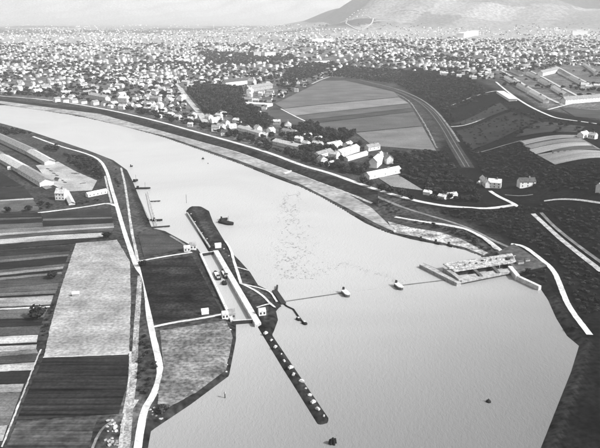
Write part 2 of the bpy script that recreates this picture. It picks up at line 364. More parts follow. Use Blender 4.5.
for f, v in [
    ([(-30, 169), (0, 172), (22, 186), (-30, 188)], .022), ([(-30, 189), (24, 186.6), (33, 197.5), (-30, 202)], .03), ([(-30, 202), (33, 198.2), (34, 199.6), (-30, 203.6)], .4), ([(-30, 203.8), (33, 200), (41, 211), (-30, 214)], .10),
    ([(-30, 214.4), (41, 213), (41.5, 217), (-30, 219)], .025), ([(-30, 219.2), (41.5, 217.2), (42, 218.6), (-30, 222)], .09), ([(-30, 222.2), (42, 218.8), (42, 222.6), (-30, 226)], .025), ([(-30, 226.2), (42, 222.8), (44, 227), (-30, 231)], .10),
    ([(-30, 231.2), (44, 227.2), (113, 223.3), (114, 226), (44, 230.4), (-30, 235.4)], .16), ([(-30, 235.6), (44, 230.6), (114, 226.2), (114, 228), (44, 232.6), (-30, 238.4)], .36), ([(-30, 238.6), (44, 232.8), (114, 228.2), (113, 231), (44, 235.6), (-30, 242)], .07),
    ([(-30, 242.3), (44, 236), (103, 233), (103, 237.5), (44, 241), (-30, 247)], .43), ([(-30, 247.4), (103, 238), (74, 243.5), (-30, 252.5)], .03),
    ([(43, 213.5), (111, 208), (112, 217), (43, 219)], .035), ([(43, 219.2), (112, 217.2), (112.5, 218.8), (43, 221)], .12), ([(43, 221.2), (112.5, 219), (113, 223), (43, 226.7)], .025),
    ([(-30, 253), (72, 246), (70, 251), (-30, 259)], .028), ([(-30, 259.2), (70, 251.4), (69, 254), (-30, 263)], .055), ([(-30, 263.2), (69, 254.2), (68, 256.4), (-30, 266)], .12), ([(-30, 266.2), (68, 256.6), (65, 264), (-30, 273)], .022),
    ([(-30, 273.2), (65, 264.2), (64.5, 266.5), (-30, 276)], .09), ([(-30, 276.2), (64, 266.8), (63, 269.5), (-30, 279)], .26), ([(-30, 279.2), (63, 269.8), (62, 272), (-30, 281)], .02), ([(-30, 281.2), (62, 272.2), (61.5, 274.5), (-30, 284)], .15), ([(-30, 284.2), (61.5, 274.8), (59, 283), (-30, 291)], .06),
    ([(-30, 291.2), (59, 283.3), (57, 290), (-30, 295.5)], .09), ([(-30, 295.7), (57, 290.3), (55.5, 294), (-30, 298)], .14), ([(-30, 298.2), (55.5, 294.3), (55, 295.8), (-30, 300)], .02), ([(-30, 300.4), (53.5, 296), (50.5, 305), (-30, 309)], .34),
    ([(-30, 309.2), (50.5, 305.2), (50, 306), (-30, 310)], .05), ([(-30, 310.4), (50, 306.5), (49.5, 308), (-30, 312)], .6), ([(-30, 312.4), (48, 308.6), (44, 318), (-30, 321)], .11), ([(-30, 321.3), (44, 318.3), (41, 326), (-30, 329)], .025), ([(-30, 329.3), (41, 326.3), (39, 335), (-30, 338)], .07),
    ([(-30, 338.4), (38, 335.6), (37, 343), (-30, 346)], .45), ([(-30, 346.2), (37, 343.2), (37, 345), (-30, 348)], .018), ([(-30, 348.2), (37, 345.2), (36.5, 350), (-30, 355)], .42), ([(-30, 355.2), (36.5, 350.2), (38, 354), (-30, 360)], .18), ([(-30, 360.2), (38, 354.2), (37, 362), (-30, 367)], .06),
    ([(-30, 367.4), (34.5, 363), (32.5, 371), (-30, 374)], .45), ([(-30, 374.4), (32, 371.4), (24.5, 384), (-30, 386)], .022), ([(-30, 386.4), (24.3, 384.4), (21, 392.5), (-30, 395)], .36), ([(-30, 395.3), (20.7, 393), (9, 426), (-30, 430)], .13), ([(-30, 430.3), (8, 426.3), (3, 442), (-30, 445)], .42)]:
    field(f, v, stripe=.28, spacing=1.8 if v < .2 else 3, var=.3)
ribbon('path', [(41, 350), (35, 364), (27, 385), (15, 415), (2, 448)], 1.0, PALE, jag=.25)
ribbon('path', [(43, 358), (85, 356.5), (128, 354.8)], 1.2, CHALK, jag=.15)
# meadow beyond the far levee
for f, v in [([(262, 112), (281, 110), (310, 125), (285, 127)], .075), ([(275, 104), (322, 81), (345, 80.6), (394, 92), (399, 97), (320, 104.5), (283, 108.5)], .13), ([(283, 109), (320, 105), (399, 97.5), (409, 103.5), (320, 113), (295, 116)], .24),
             ([(296, 116.5), (320, 113.4), (409, 104), (412, 108), (320, 118.6), (303, 120)], .10), ([(304, 120.4), (320, 119), (412, 108.4), (414, 111.5), (320, 122.5), (309, 123.5)], .06), ([(311, 124.4), (320, 123), (414, 112), (422.5, 126), (355, 132.5), (330, 131)], .10), ([(356, 133), (422.6, 126.6), (436, 151), (372, 146)], .16),
             ([(378, 178), (398, 175), (424, 191), (392, 187)], .26)]:
    field(f, v, stripe=.14, spacing=9, var=.22, scale=.02)
ribbon('path', [(281, 109), (295, 116.5), (313, 125)], 4, CHALK)
ribbon('road', [(312, 84), (325, 78), (345, 73), (362, 70)], 6, PALE)
# terrace fields, tracks and estate roads on the right
for f, v in [([(520, 142), (578, 135.5), (582, 138.5), (523, 146)], .3), ([(524, 146.4), (582, 139), (586, 142), (529, 150)], .2), ([(529, 150.4), (586, 142.4), (592, 146), (536, 155)], .4), ([(552, 151), (592, 146.4), (600, 150), (552, 154.5)], .09), ([(537, 155.4), (600, 151), (612, 158), (555, 165.5)], .3),
             ([(452, 124), (500, 103), (508, 110), (470, 124)], .05), ([(456, 131), (510, 112), (540, 122), (470, 150)], .035), ([(560, 108), (620, 112), (620, 121), (575, 117)], .07), ([(535, 122), (585, 127), (578, 133), (515, 138)], .05)]:
    field(f, v, stripe=.2, spacing=8, scale=.02)
ribbon('road', [(451, 127), (468, 125), (485, 118.5), (505, 110)], 7, PALE)
ribbon('road', [(442, 108.5), (462, 101), (480, 95), (498, 91)], 6, PALE)
ribbon('road', [(478, 153), (498, 147.5), (522, 141)], 3.5, DULL)
ribbon('road', [(496, 82), (503, 88), (514, 97), (530, 107), (545, 114), (556, 118.5), (575, 121), (600, 124.5)], 5.5, CHALK)
ribbon('road', [(548, 110), (570, 104), (590, 101), (620, 99)], 6, CHALK)
for a in ([(500, 70), (520, 82), (545, 97), (562, 105)], [(525, 68), (548, 80), (570, 92), (585, 100)], [(555, 66), (578, 78), (600, 90)]): ribbon('road', a, 8, PALE)
ribbon('path', [(575, 136), (588, 143), (600, 150)], 3, DULL)
# tracks and vineyard edges on the hill
for a in ([(346, 24), (352, 27.5), (361, 31), (368, 27), (374, 22), (372, 18), (366, 16)], [(346, 24), (352, 19), (358, 16)], [(374, 22), (392, 21), (415, 23)], [(392, 12), (408, 10), (420, 12)]): ribbon('track', a, 14, PALE, off=3, jag=0)
# town streets
for a, wd in (([(180, 88), (186, 97), (193, 106), (200, 113), (206, 124)], 14), ([(125, 104), (150, 100), (178, 96)], 8), ([(180, 88), (170, 78), (165, 66), (168, 55)], 9), ([(40, 92), (90, 93), (130, 101)], 7), ([(340, 55), (400, 60), (425, 62), (470, 58)], 14),
              ([(0, 78), (60, 76), (120, 74), (165, 74)], 9), ([(0, 66), (80, 64), (165, 62)], 9), ([(165, 66), (230, 62), (300, 66), (325, 74)], 9), ([(250, 45), (330, 46), (470, 47), (600, 50)], 16), ([(0, 55), (120, 52), (240, 50)], 12), ([(430, 62), (500, 68), (560, 62), (600, 58)], 10)):
    ribbon('street', a, wd, PALE)

# ================================================================== haze: even air round everything
hm = bpy.data.materials.new('haze_air'); hm.use_nodes = True; hn = hm.node_tree; hn.nodes.clear()
ho = hn.nodes.new('ShaderNodeOutputMaterial'); pv = hn.nodes.new('ShaderNodeVolumePrincipled')
pv.inputs['Color'].default_value = (.97, .97, .97, 1); pv.inputs['Density'].default_value = 5.8e-5; pv.inputs['Anisotropy'].default_value = .0
hn.links.new(pv.outputs[0], ho.inputs['Volume'])
obj('haze', boxes('haze', [(-14000, 14000, -600, 26500, -13, 1100)], hm), kind='stuff')

# ================================================================== VEGETATION
def crown_variant(seed, nleaf, lobes, leaf, cz=.62, rz_=.36):
    g = np.random.default_rng(seed); c = g.normal(0, 1, (lobes, 3)); c /= np.linalg.norm(c, axis=1)[:, None]
    c *= np.array([.46, .46, .5]) * g.uniform(.55, 1, (lobes, 1)); r = g.uniform(.42, .62, lobes)
    k = g.integers(0, lobes, nleaf); d = g.normal(0, 1, (nleaf, 3)); d /= np.linalg.norm(d, axis=1)[:, None]
    p = c[k] + d * (r[k] * g.uniform(.72, 1.05, nleaf))[:, None]
    n = d + g.normal(0, .45, d.shape); n /= np.linalg.norm(n, axis=1)[:, None]
    a = np.cross(n, g.normal(0, 1, n.shape)); a /= np.linalg.norm(a, axis=1)[:, None]; b = np.cross(n, a)
    s = leaf * g.uniform(.6, 1.25, (nleaf, 1)); V = np.stack([p - a * s, p - b * s * .8, p + a * s, p + b * s * .8], 1).reshape(-1, 3)
    V[:, 2] = cz + V[:, 2] * rz_; V[:, 2] = np.maximum(V[:, 2], .1)
    return V, np.arange(nleaf * 4).reshape(-1, 4)
LEAF = [mat('foliage_%d' % k, v, .5, .5) for k, v in enumerate((.026, .034, .02, .042))]
BARK = mat('bark', .05, .4, 1.0)
CROWNS = [quads_mesh('crown', *crown_variant(20 + k, 340, 8 + k, .19, *((.54, .44) if k < 4 else (.5, .48))), LEAF[k % 4]) for k in range(6)]
TRUNKS = []
for k in range(3):
    a = random.uniform(0, 6.28); V = [(0, 0, -.03), (.02 * math.cos(a), .02 * math.sin(a), .25), (.05 * math.cos(a), .05 * math.sin(a), .6)]
    me = tube('trunk', V, [.09, .06, .02], BARK, 6)
    TRUNKS.append(me)
def tree(p, h, r, label, group=None, name='tree', v=None, zoff=0):
    z = float(gz(p)[0]); t = thing(name, label, 'tree' if name == 'tree' else 'bush', (p[0], p[1], z + zoff), random.uniform(0, 6.28), group)
    t.scale = (r, r, h); v = random.randrange(6) if v is None else v
    obj('crown', CROWNS[v], t)
    obj('trunk', TRUNKS[v % 3], t)
    return t
NTREE = [0]
def hand_tree(px, py, h, r, label, group=None, v=None):
    NTREE[0] += 1; return tree(G(px, py), h, r, label, group, v=v)
hand_tree(38, 319, 10.5, 6.5, 'large round dark tree among strip fields beside the pale stubble field', v=0)
hand_tree(53, 279, 7, 4.5, 'dark round tree at the end of the upper strip fields', v=1)
hand_tree(8, 212, 6, 4, 'lone dark tree in the grey meadow below the long shed', v=2)
hand_tree(28, 211, 6.5, 4.5, 'dark bushy tree beside the track to the white house', v=5)
hand_tree(143, 266, 5, 4, 'small dark tree where the lock road leaves the bank road', v=2)
hand_tree(163, 412, 4, 4, 'low grey bush at the near corner of the mottled lock meadow', v=3)
hand_tree(107, 238, 6, 4.5, 'dark shrub at the corner between bright strip and stubble field', v=2)
for k, (x, y, h, r) in enumerate([(363, 183, 9, 5.5), (370, 187, 9, 6), (381, 191, 9, 6.5), (390, 193, 8, 6), (402, 197, 10, 7), (411, 200, 7, 5)]):
    hand_tree(x, y, h, r, ['first', 'second', 'third', 'fourth', 'fifth', 'last'][k] + ' round dark tree in the row between levee road and villa lawn', 'row of round trees at the levee road', v=k % 3)
FIELDS_PX = [[(258, 113), (275, 103), (324, 79), (395, 88), (420, 103), (440, 152), (372, 148), (330, 132), (285, 128)], [(519, 141), (580, 134), (604, 150), (604, 162), (556, 167)]]
ROADS_PX = [(LEVEE_PX, 8), ([(496, 82), (514, 97), (530, 107), (556, 118.5), (600, 124.5)], 7), ([(490, 191), (515, 205)], 6), ([(460, 208), (488, 209), (515, 205)], 6), ([(451, 127), (468, 125), (485, 118.5), (505, 110)], 8), ([(442, 108.5), (462, 101), (498, 91)], 7),
            ([(511, 244), (524, 246), (540, 258.5), (554, 270), (561, 288), (569, 308), (590, 335)], 7), ([(544, 201.5), (575, 200), (610, 205)], 7), ([(533, 214), (560, 239), (602, 272)], 7), ([(541, 213), (570, 240), (610, 269)], 6), ([(328, 79), (394, 90), (415, 99), (431, 110), (452, 142), (473, 178)], 15),
            ([(33, 136.5), (85, 153), (100, 159.5), (107, 171), (116, 203), (132, 255)], 6), ([(121, 168), (128, 205), (138, 262)], 4), ([(180, 88), (193, 106), (206, 124)], 12), ([(395, 217), (455, 226.5), (486, 239), (505, 254)], 6), ([(364, 191), (420, 213), (508, 247)], 5), ([(478, 153), (522, 141)], 5)]
ROADS_W = [(np.array([G(*p) for p in pl]), wd) for pl, wd in ROADS_PX]
def clear_of_roads(q):
    ok = np.ones(len(q), bool)
    for pl, wd in ROADS_W: ok &= line_dist(q, pl) > wd
    return ok
LANDMARKS = [(187, 96, 'wide street'), (255, 104, 'white hall'), (237, 85, 'barracks'), (258, 55, 'tall white block'), (345, 75, 'meadow head'), (420, 102, 'railway curve'), (452, 145, 'railway cutting'), (495, 185, 'white farmhouse'), (526, 185, 'dark-roofed house'), (517, 207, 'road fork'),
             (570, 240, 'twin tracks'), (520, 258, 'work platform'), (560, 290, 'white shore road'), (575, 200, 'pale hillside lane'), (560, 150, 'striped field'), (540, 92, 'estate rows'), (585, 102, 'long apartment row'), (470, 124, 'curved pale lane'), (470, 98, 'upper lane'), (385, 175, 'long white wing'), (345, 155, 'large villa'), (290, 146, 'long low house'), (310, 140, 'white-roofed cottage'),
             (77, 103, 'gabled row'), (130, 105, 'levee bend'), (20, 90, 'upstream gardens'), (230, 128, 'levee hedge'), (20, 145, 'works sheds'), (62, 197, 'tall white house'), (96, 195, 'low shelter'), (145, 190, 'moored boats'), (112, 203, 'road junction'), (137, 262, 'lock road'), (155, 370, 'bank road bend'), (444, 200, 'white barn'), (450, 235, 'stone bank'), (592, 345, 'wedge corner'), (590, 430, 'lower picture corner'), (155, 70, 'town street'), (40, 75, 'old quarter'), (320, 62, 'white suburb hall'), (410, 62, 'suburb avenue')]
def near_mark(x, y):
    return min(LANDMARKS, key=lambda l: (l[0] - x) ** 2 + ((l[1] - y) * 1.6) ** 2)[2]
BUILT = []                                   # (x, y, radius) of placed buildings
def scatter(pg, spacing, keep=1.0, zpl=0):
    wpg = np.array([G(*p) for p in pg]); lo, hi = wpg.min(0), wpg.max(0)
    n = int(min((hi - lo)[0] * (hi - lo)[1] / spacing ** 2 * 1.6 * keep, 40000))
    c = rng.uniform(lo, hi, (n, 2)); c = c[inside(c, wpg)]; c = c[clear_of_roads(c)]
    cell = {}; out = []
    for p in c:
        k = (int(p[0] // spacing), int(p[1] // spacing))
        if k in cell: continue
        cell[k] = 1; out.append(p)
    return np.array(out) if out else np.zeros((0, 2))

# ================================================================== BUILDINGS
WALLS = [mat('plaster_white', .68, .12, .4), mat('plaster_pale', .5, .2, .4), mat('plaster_grey', .3, .25, .4)]
ROOFS = [mat('roof_pale', .42, .3, .5), mat('roof_mid', .22, .35, .5), mat('roof_dark', .08, .35, .5), mat('roof_white', .6, .2, .4)]
GLASS = mat('window_glass', .04, .2, 1, rough=.2, spec=.5); STEEL = mat('dark_steel', .03, .3, .3, rough=.5); CHIM = mat('chimney_brick', .2, .2, 1)
RN = ['pale', 'grey', 'dark', 'white']; WN = ['white', 'pale', 'grey']
RR = .58                                     # ridge rise over eave height in the unit house
def unit_wall(m):
    V = [(-.5, -.5, -.15), (.5, -.5, -.15), (.5, .5, -.15), (-.5, .5, -.15), (-.5, -.5, 1), (.5, -.5, 1), (.5, .5, 1), (-.5, .5, 1), (-.5, 0, 1 + RR * .97), (.5, 0, 1 + RR * .97)]
    return mesh_np('wall', V, [(0, 1, 5, 4), (2, 3, 7, 6), (1, 2, 6, 9, 5), (3, 0, 4, 8, 7), (4, 5, 9, 8), (6, 7, 8, 9)], m)
def unit_roof(m, hip):
    e, t = .54, .07; x = .52; r = .52 if not hip else .28
    V = [(-x, -e, 1 - .06), (x, -e, 1 - .06), (x, e, 1 - .06), (-x, e, 1 - .06), (-r, 0, 1 + RR), (r, 0, 1 + RR)]
    V += [(a, b, c + t) for a, b, c in V]
    F = [(6, 7, 11, 10), (8, 9, 10, 11), (7, 8, 11), (9, 6, 10), (1, 0, 4, 5), (3, 2, 5, 4), (2, 1, 5), (0, 3, 4), (0, 1, 7, 6), (1, 2, 8, 7), (2, 3, 9, 8), (3, 0, 6, 9)] if hip else \
        [(6, 7, 11, 10), (8, 9, 10, 11), (1, 0, 4, 5), (3, 2, 5, 4), (0, 1, 7, 6), (2, 3, 9, 8), (1, 5, 11, 7), (5, 2, 8, 11), (4, 0, 6, 10), (3, 4, 10, 9)]
    return mesh_np('roof', V, F, m)
UW = [unit_wall(m) for m in WALLS]; UR = [[unit_roof(m, h) for m in ROOFS] for h in (0, 1)]
UC = boxes('chimney', [(.12, .2, -.12, .04, 1.2, 1.3 + RR)], CHIM)
UWF = [boxes('wall', [(-.5, .5, -.5, .5, -.15, 1)], m) for m in WALLS]; URF = [boxes('roof', [(-.51, .51, -.52, .52, 1.001, 1.05), (-.2, .1, -.3, .3, 1.051, 1.14)], m) for m in ROOFS]
UWIN = boxes('window', [(-.5, .5, -.5, .5, -.5, .5)], GLASS); UFR = boxes('frame', [(-.5, .5, -.5, .5, -.5, -.36), (-.5, .5, -.5, .5, .36, .5), (-.5, -.36, -.5, .5, -.36, .36), (.36, .5, -.5, .5, -.36, .36)], WALLS[0])
NH = [0]
def house(p, L, W, h, rot, wl, rf, label, hip=0, name='house', cat='house', group=None, chim=True, windows=0, storeys=1, z=None):
    p = np.asarray(p, float); NH[0] += 1; BUILT.append((p[0], p[1], max(L, W) * .5))
    t = thing(name, label, cat, (p[0], p[1], float(gz(p)[0]) + .02 if z is None else z), rot, group); t.scale = (L, W, h)
    obj('wall', UW[wl] if hip < 2 else UWF[wl], t); r = obj('roof', UR[hip][rf] if hip < 2 else URF[rf], t)
    if chim: obj('chimney', UC, r)
    if windows:                               # windows along both long sides
        for s in (-1, 1):
            for st in range(storeys):
                for k in range(windows):
                    wx = -.5 + (k + .5) / windows; wz = (st + .55) / storeys
                    wo = obj('window', UWIN, t, (wx, s * .5, wz)); wo.scale = (1.1 / L, .16 / W, min(1.4, h / storeys * .5) / h)
    return t
def hb(p1, p2, W, h, wl, rf, label, **k):     # building along a base line between two pixels
    a, b = G(*p1), G(*p2); d = b - a
    return house((a + b) / 2, float(np.hypot(*d)), W, h, math.atan2(d[1], d[0]), wl, rf, label, **k)
# works by the near bank
hb((-12, 134), (31, 154), 15, 5.5, 1, 1, 'long grey-roofed shed furthest up the works yard near the river', name='shed', cat='shed', chim=False, windows=10)
hb((31, 154), (50, 165), 13, 5, 1, 0, 'short pale-roofed shed in the middle of the works yard', name='shed', cat='shed', chim=False, windows=4)
hb((3, 160), (24, 172), 15, 5, 1, 0, 'upper pale-roofed half of the long shed edging the dark fields', name='shed', cat='shed', chim=False, windows=6)
hb((24.3, 172.5), (47, 186), 15, 5.5, 0, 1, 'lower grey-roofed half of the long shed with white wall facing the dark fields', name='shed', cat='shed', chim=False, windows=8)
house(G(62, 199), 10, 9, 7, R(-8), 0, 0, 'tall white plastered house with windows beside the track at the works', windows=3, storeys=2)
hb((87, 197), (106, 193), 5, 3, 0, 3, 'long low white-roofed shelter beside the bank road junction', name='shelter', cat='shelter', chim=False, windows=5)
hb((72, 205), (66, 193), 6, 2.2, 1, 0, 'low narrow pale outbuilding next to the tall white house', name='outbuilding', cat='outbuilding', chim=False)
house(G(58, 181), 8, 4, 2.5, R(-40), 2, 2, 'dark low store hut standing in the pale works yard', name='hut', cat='hut', chim=False)
house(G(10, 169.5), 4.5, 4, 2.5, 0, 0, 3, 'tiny white hut at the edge of the dark field by the long shed', name='hut', cat='hut', chim=False)
house(G(76, 296), 4.5, 2.6, 2.0, R(12), 2, 3, 'small white-roofed field hut alone in the stubble field', name='hut', cat='hut', chim=False)
# white gabled houses in a row over the levee
for k, x in enumerate((57, 65, 74, 83, 95, 105)):
    house(G(x, 101.5 + (x - 57) * .085), 14, 10, 6, R(52), 0, 2 if k % 2 else 1, ['first', 'second', 'third', 'fourth', 'fifth', 'sixth'][k] + ' white gabled house from upstream in the row above the levee', group='white gabled row above the levee')
hb((92, 98), (108, 101), 12, 8, 1, 0, 'long pale apartment house behind the white gabled row', windows=6, storeys=2)
# village behind the levee road
for d in [((276, 144), (302, 150), 13, 5, 0, 0, 'long low white house with broad pale roof beside the levee road trees'), ((283, 133), (296, 135), 10, 5, 0, 1, 'grey-roofed white house under the meadow corner'), ((240, 130), (262, 136), 11, 5, 0, 0, 'long pale-roofed house row above the levee hedge'),
          ((304, 138), (311, 137), 7, 4, 0, 3, 'small white-roofed cottage against the dark grove'), ((313, 146), (322, 147), 9, 5, 1, 0, 'pale hipped house at the middle of the levee village'), ((327, 149), (340, 146.5), 9, 5.5, 0, 3, 'bright white-roofed house in the levee village'),
          ((316, 158), (330, 154), 9, 5, 0, 1, 'white L-fronted house with grey roof facing the levee'), ((338, 157), (356, 151), 11, 6, 0, 0, 'large white villa with bright roof edges in the village'), ((346, 161), (366, 155), 6, 3.5, 0, 3, 'long low white outbuilding below the large villa'), ((326, 166), (333, 164), 6, 3, 1, 3, 'small bright garden shed close to the levee road'),
          ((366, 151), (378, 149), 9, 5.5, 1, 1, 'grey-roofed house at the meadow edge above the convent'), ((373, 168), (381, 161), 10, 8, 0, 0, 'tall white house joined behind the long white wing'), ((381, 160), (390, 164), 9, 7, 1, 1, 'tall grey-roofed block behind the long white wing'), ((367, 179), (398, 172.5), 8, 5, 0, 3, 'long bright white wing above the mown lawn'),
          ((424, 194), (431, 195), 6, 3, 0, 3, 'small white cottage at the lawn corner by the levee road'), ((439, 198), (446, 199.5), 6, 3, 0, 3, 'low white-roofed barn in the dark scrub'), ((447, 198), (456, 197), 6, 3.5, 0, 0, 'white house beside the low barn in the dark scrub'),
          ((482, 182), (488, 188), 6, 5, 0, 3, 'narrow white farm wing on the dark slope'), ((488, 187), (501, 187.5), 8, 6, 0, 3, 'bright white farmhouse on the dark slope above the road fork'), ((478, 184.5), (483, 183.5), 4, 2.5, 0, 3, 'tiny white farm shed beside the farm wing'), ((518, 188), (534, 184.5), 9, 6, 0, 2, 'white house with dark roof alone on the dark slope'),
          ((580, 138), (586, 136.5), 8, 5, 0, 3, 'white house at the top corner of the striped terrace field'), ((589, 138), (596, 139), 8, 5, 0, 0, 'pale house next to the terrace field corner house'), ((598, 194), (606, 191), 8, 6, 0, 3, 'white house cut by the picture edge above the dark slope'), ((254, 115), (261, 114.5), 8, 4, 0, 3, 'small white hut in the dark wood below the white hall')]:
    hb(*d[:6], d[6], windows=3 if d[3] >= 5 else 0, storeys=1 if d[3] < 6 else 2)
for grp, lst in (('between wide street and levee hedge', [(209, 119), (215, 122.5), (219, 117.5), (226, 125), (232, 128), (237, 122.5), (221, 129), (247, 131), (258, 131), (266, 137.5), (271, 133)]),
                 ('above the levee bend before the wide street', [(131, 106.5), (138, 109), (147, 110.5), (155, 113), (163, 111.5), (171, 116), (178, 119), (144, 105), (160, 106), (172, 109)]), ('below the meadow in the levee village', [(306, 146), (318, 141), (334, 158), (322, 163), (348, 148), (299, 141)])):
    for k, (x, y) in enumerate(lst):
        house(G(x, y), random.uniform(11, 16), random.uniform(8, 10), random.uniform(4.5, 6), R(-45 + random.uniform(-25, 25)) + (math.pi / 2 if k % 3 == 1 else 0), 0, (0, 3, 0, 1)[k % 4], 'bright plastered house ' + grp, hip=k % 2, group='bright houses ' + grp, windows=2)
# larger buildings of the town
hb((243, 105), (270, 106.5), 26, 5, 0, 3, 'broad white-roofed hall between wood and meadow', name='hall', cat='hall', hip=2, chim=False)
hb((224, 86.5), (250, 83.5), 13, 11, 0, 2, 'long barracks with many windows and dark roof above the wood', windows=12, storeys=2, name='barracks', cat='building')
hb((247, 92), (270, 88), 16, 9, 2, 1, 'grey-roofed long building beside the barracks', name='building', cat='building', windows=8)
hb((249, 85), (255, 85.5), 12, 11, 1, 0, 'tall pale gabled building at the end of the barracks', name='building', cat='building')
hb((254, 57), (261, 57), 26, 20, 0, 3, 'tall white block rising over the old town', name='apartment_block', cat='building', hip=2, chim=False)
hb((263, 57), (274, 56.5), 26, 21, 1, 1, 'tall grey block beside the white block in the town', name='apartment_block', cat='building', hip=2, chim=False)
hb((310, 42), (330, 41.5), 40, 16, 0, 3, 'long white factory hall under the vineyard hill', name='factory', cat='factory', hip=2, chim=False)
hb((460, 38), (475, 37.6), 50, 32, 0, 3, 'pale high slab standing at the foot of the right hills', name='apartment_block', cat='building', hip=2, chim=False)
hb((571, 37), (586, 37), 50, 48, 0, 3, 'tallest pale slab block at the valley edge', name='apartment_block', cat='building', hip=2, chim=False)
hb((312, 63.5), (330, 62.5), 14, 7, 0, 3, 'long white hall in the suburb behind the scrub', name='hall', cat='hall', hip=2, chim=False)
hb((563, 104), (606, 100.5), 11, 8, 0, 1, 'long white apartment row with many windows on the terrace', windows=14, storeys=2, name='apartment_row', cat='building')
hb((500, 93), (513, 101), 15, 4, 0, 3, 'bright white flat hall beside the terrace road', name='hall', cat='hall', hip=2, chim=False)
for k, (a, b) in enumerate([((505, 79), (517, 86)), ((518, 87), (530, 93.5)), ((531, 94.5), (546, 103)), ((528, 75), (540, 81)), ((541, 82), (553, 88.5)), ((554, 90), (566, 97)), ((556, 71), (569, 78)), ((571, 79), (584, 86)), ((585, 66), (596, 74)), ((512, 72), (521, 76))]):
    hb(a, b, 10, 6, 0, (3, 0, 3, 0, 0, 3, 1, 0, 3, 1)[k], ['first', 'second', 'third', 'fourth', 'fifth', 'sixth', 'seventh', 'eighth', 'ninth', 'tenth'][k] + ' long pale terrace row of the housing estate, counting from the road', name='terrace_house', group='terrace rows of the housing estate', windows=6)
hb((540, 76), (556, 72), 14, 9, 0, 1, 'big white house with grey roof inside the estate', windows=5, storeys=2)

# the town itself: rows of small houses, nearest as single houses, the rest one mass
TOWN_PX = [(-10, 95), (50, 98.5), (100, 106), (150, 117), (200, 130), (262, 149), (300, 160), (345, 172), (362, 150), (345, 140), (300, 126), (258, 113), (276, 103), (326, 78), (345, 74), (400, 74), (470, 78), (495, 84), (505, 92), (530, 104), (560, 100), (610, 100), (610, 24), (-10, 24)]
WOODS_PX = [[(188, 90), (205, 86), (240, 90), (247, 106), (236, 112), (222, 108), (212, 116), (196, 110)], [(222, 112), (240, 106), (258, 110), (276, 124), (266, 129), (240, 124)], [(286, 128), (310, 125), (330, 132), (356, 134), (346, 142), (320, 138), (296, 136)],
            [(328, 77), (345, 66), (400, 70), (470, 80), (500, 100), (470, 104), (445, 112), (425, 98), (395, 84), (350, 78)], [(200, 52), (290, 55), (300, 60), (240, 66), (205, 62)], [(290, 68), (330, 62), (340, 66), (300, 82), (280, 84)]]
tw = []
for (y0, y1, sp) in ((800, 1700, 24), (1700, 2600, 25), (2600, 4200, 30), (4200, 8500, 48), (8500, 13500, 60)):
    X0 = -y1 * .47; n1 = int((y1 * .94) / sp); n2 = int((y1 - y0) / sp)
    gx, gy = np.meshgrid(X0 + (np.arange(n1) + .5) * sp, y0 + (np.arange(n2) + .5) * sp)
    tw.append(np.c_[gx.ravel(), gy.ravel(), np.full(gx.size, sp)])
tw = np.vstack(tw); ang = .35 * np.sin(tw[:, 0] / 420 + 1) + .45 * np.cos(tw[:, 1] / 510)
tw[:, :2] += rng.uniform(-.22, .22, (len(tw), 2)) * tw[:, 2:]
tz = gz(tw[:, :2]); f = tw[:, 1] * CT - (tz - CAM_H) * ST; u = tw[:, 1] * ST + (tz - CAM_H) * CT
tpx = np.c_[300 + FPX * tw[:, 0] / f, 224 - FPX * u / f]
ok = inside(tpx, np.array(TOWN_PX, float)) & (tz < 60) & clear_of_roads(tw[:, :2])
for pg in WOODS_PX[:4] + FIELDS_PX: ok &= ~inside(tpx, np.array(pg, float))
for pg in WOODS_PX[4:]: ok &= ~(inside(tpx, np.array(pg, float)) & (rng.random(len(tw)) < .7))
dens = .5 + .5 * np.sin(tw[:, 0] / 130 + 2 * np.sin(tw[:, 1] / 170)) * np.cos(tw[:, 1] / 150 + tw[:, 0] / 400)
row = np.sin(tw[:, 1] / 21 + 3 * np.sin(tw[:, 0] / 260)) > -.35
ok &= (rng.random(len(tw)) < .2 + .75 * dens) & row & (rng.random(len(tw)) < np.clip(1.35 - tw[:, 1] / 8000, .1, 1))
bl = np.array(BUILT)
for bx_, by_, br_ in bl: ok &= np.hypot(tw[:, 0] - bx_, tw[:, 1] - by_) > br_ + 10
tw, ang, tpx, tz = tw[ok], ang[ok], tpx[ok], tz[ok]
order = np.argsort(np.hypot(tw[:, 0], tw[:, 1])); tw, ang, tpx, tz = tw[order], ang[order], tpx[order], tz[order]
def place_phrase(x, y):
    if x > 470: return 'on the terrace estate'
    if y > 118: return 'in the levee village below the meadow' if x > 205 else 'between the wide street and the levee'
    if x > 330: return 'in the suburb behind the wooded scarp'
    if x > 262: return 'near the top corner of the meadow'
    if x > 180: return 'around the barracks and the wood' if y < 92 else 'beside the wide street and the wood'
    if y > 96: return 'above the levee near the wide street' if x > 105 else 'close behind the levee upstream'
    if y > 86: return 'in the blocks behind the gabled row' if x > 90 else 'in the gardens upstream of the gabled row'
    return 'in the old town beyond the first streets'
n_single = 300 - NH[0]; seen = {}
sizes = [(9, 8, 4.2), (12, 9, 5), (16, 10, 6), (22, 11, 6.5)]; SN = ['small', 'medium', 'large', 'long']
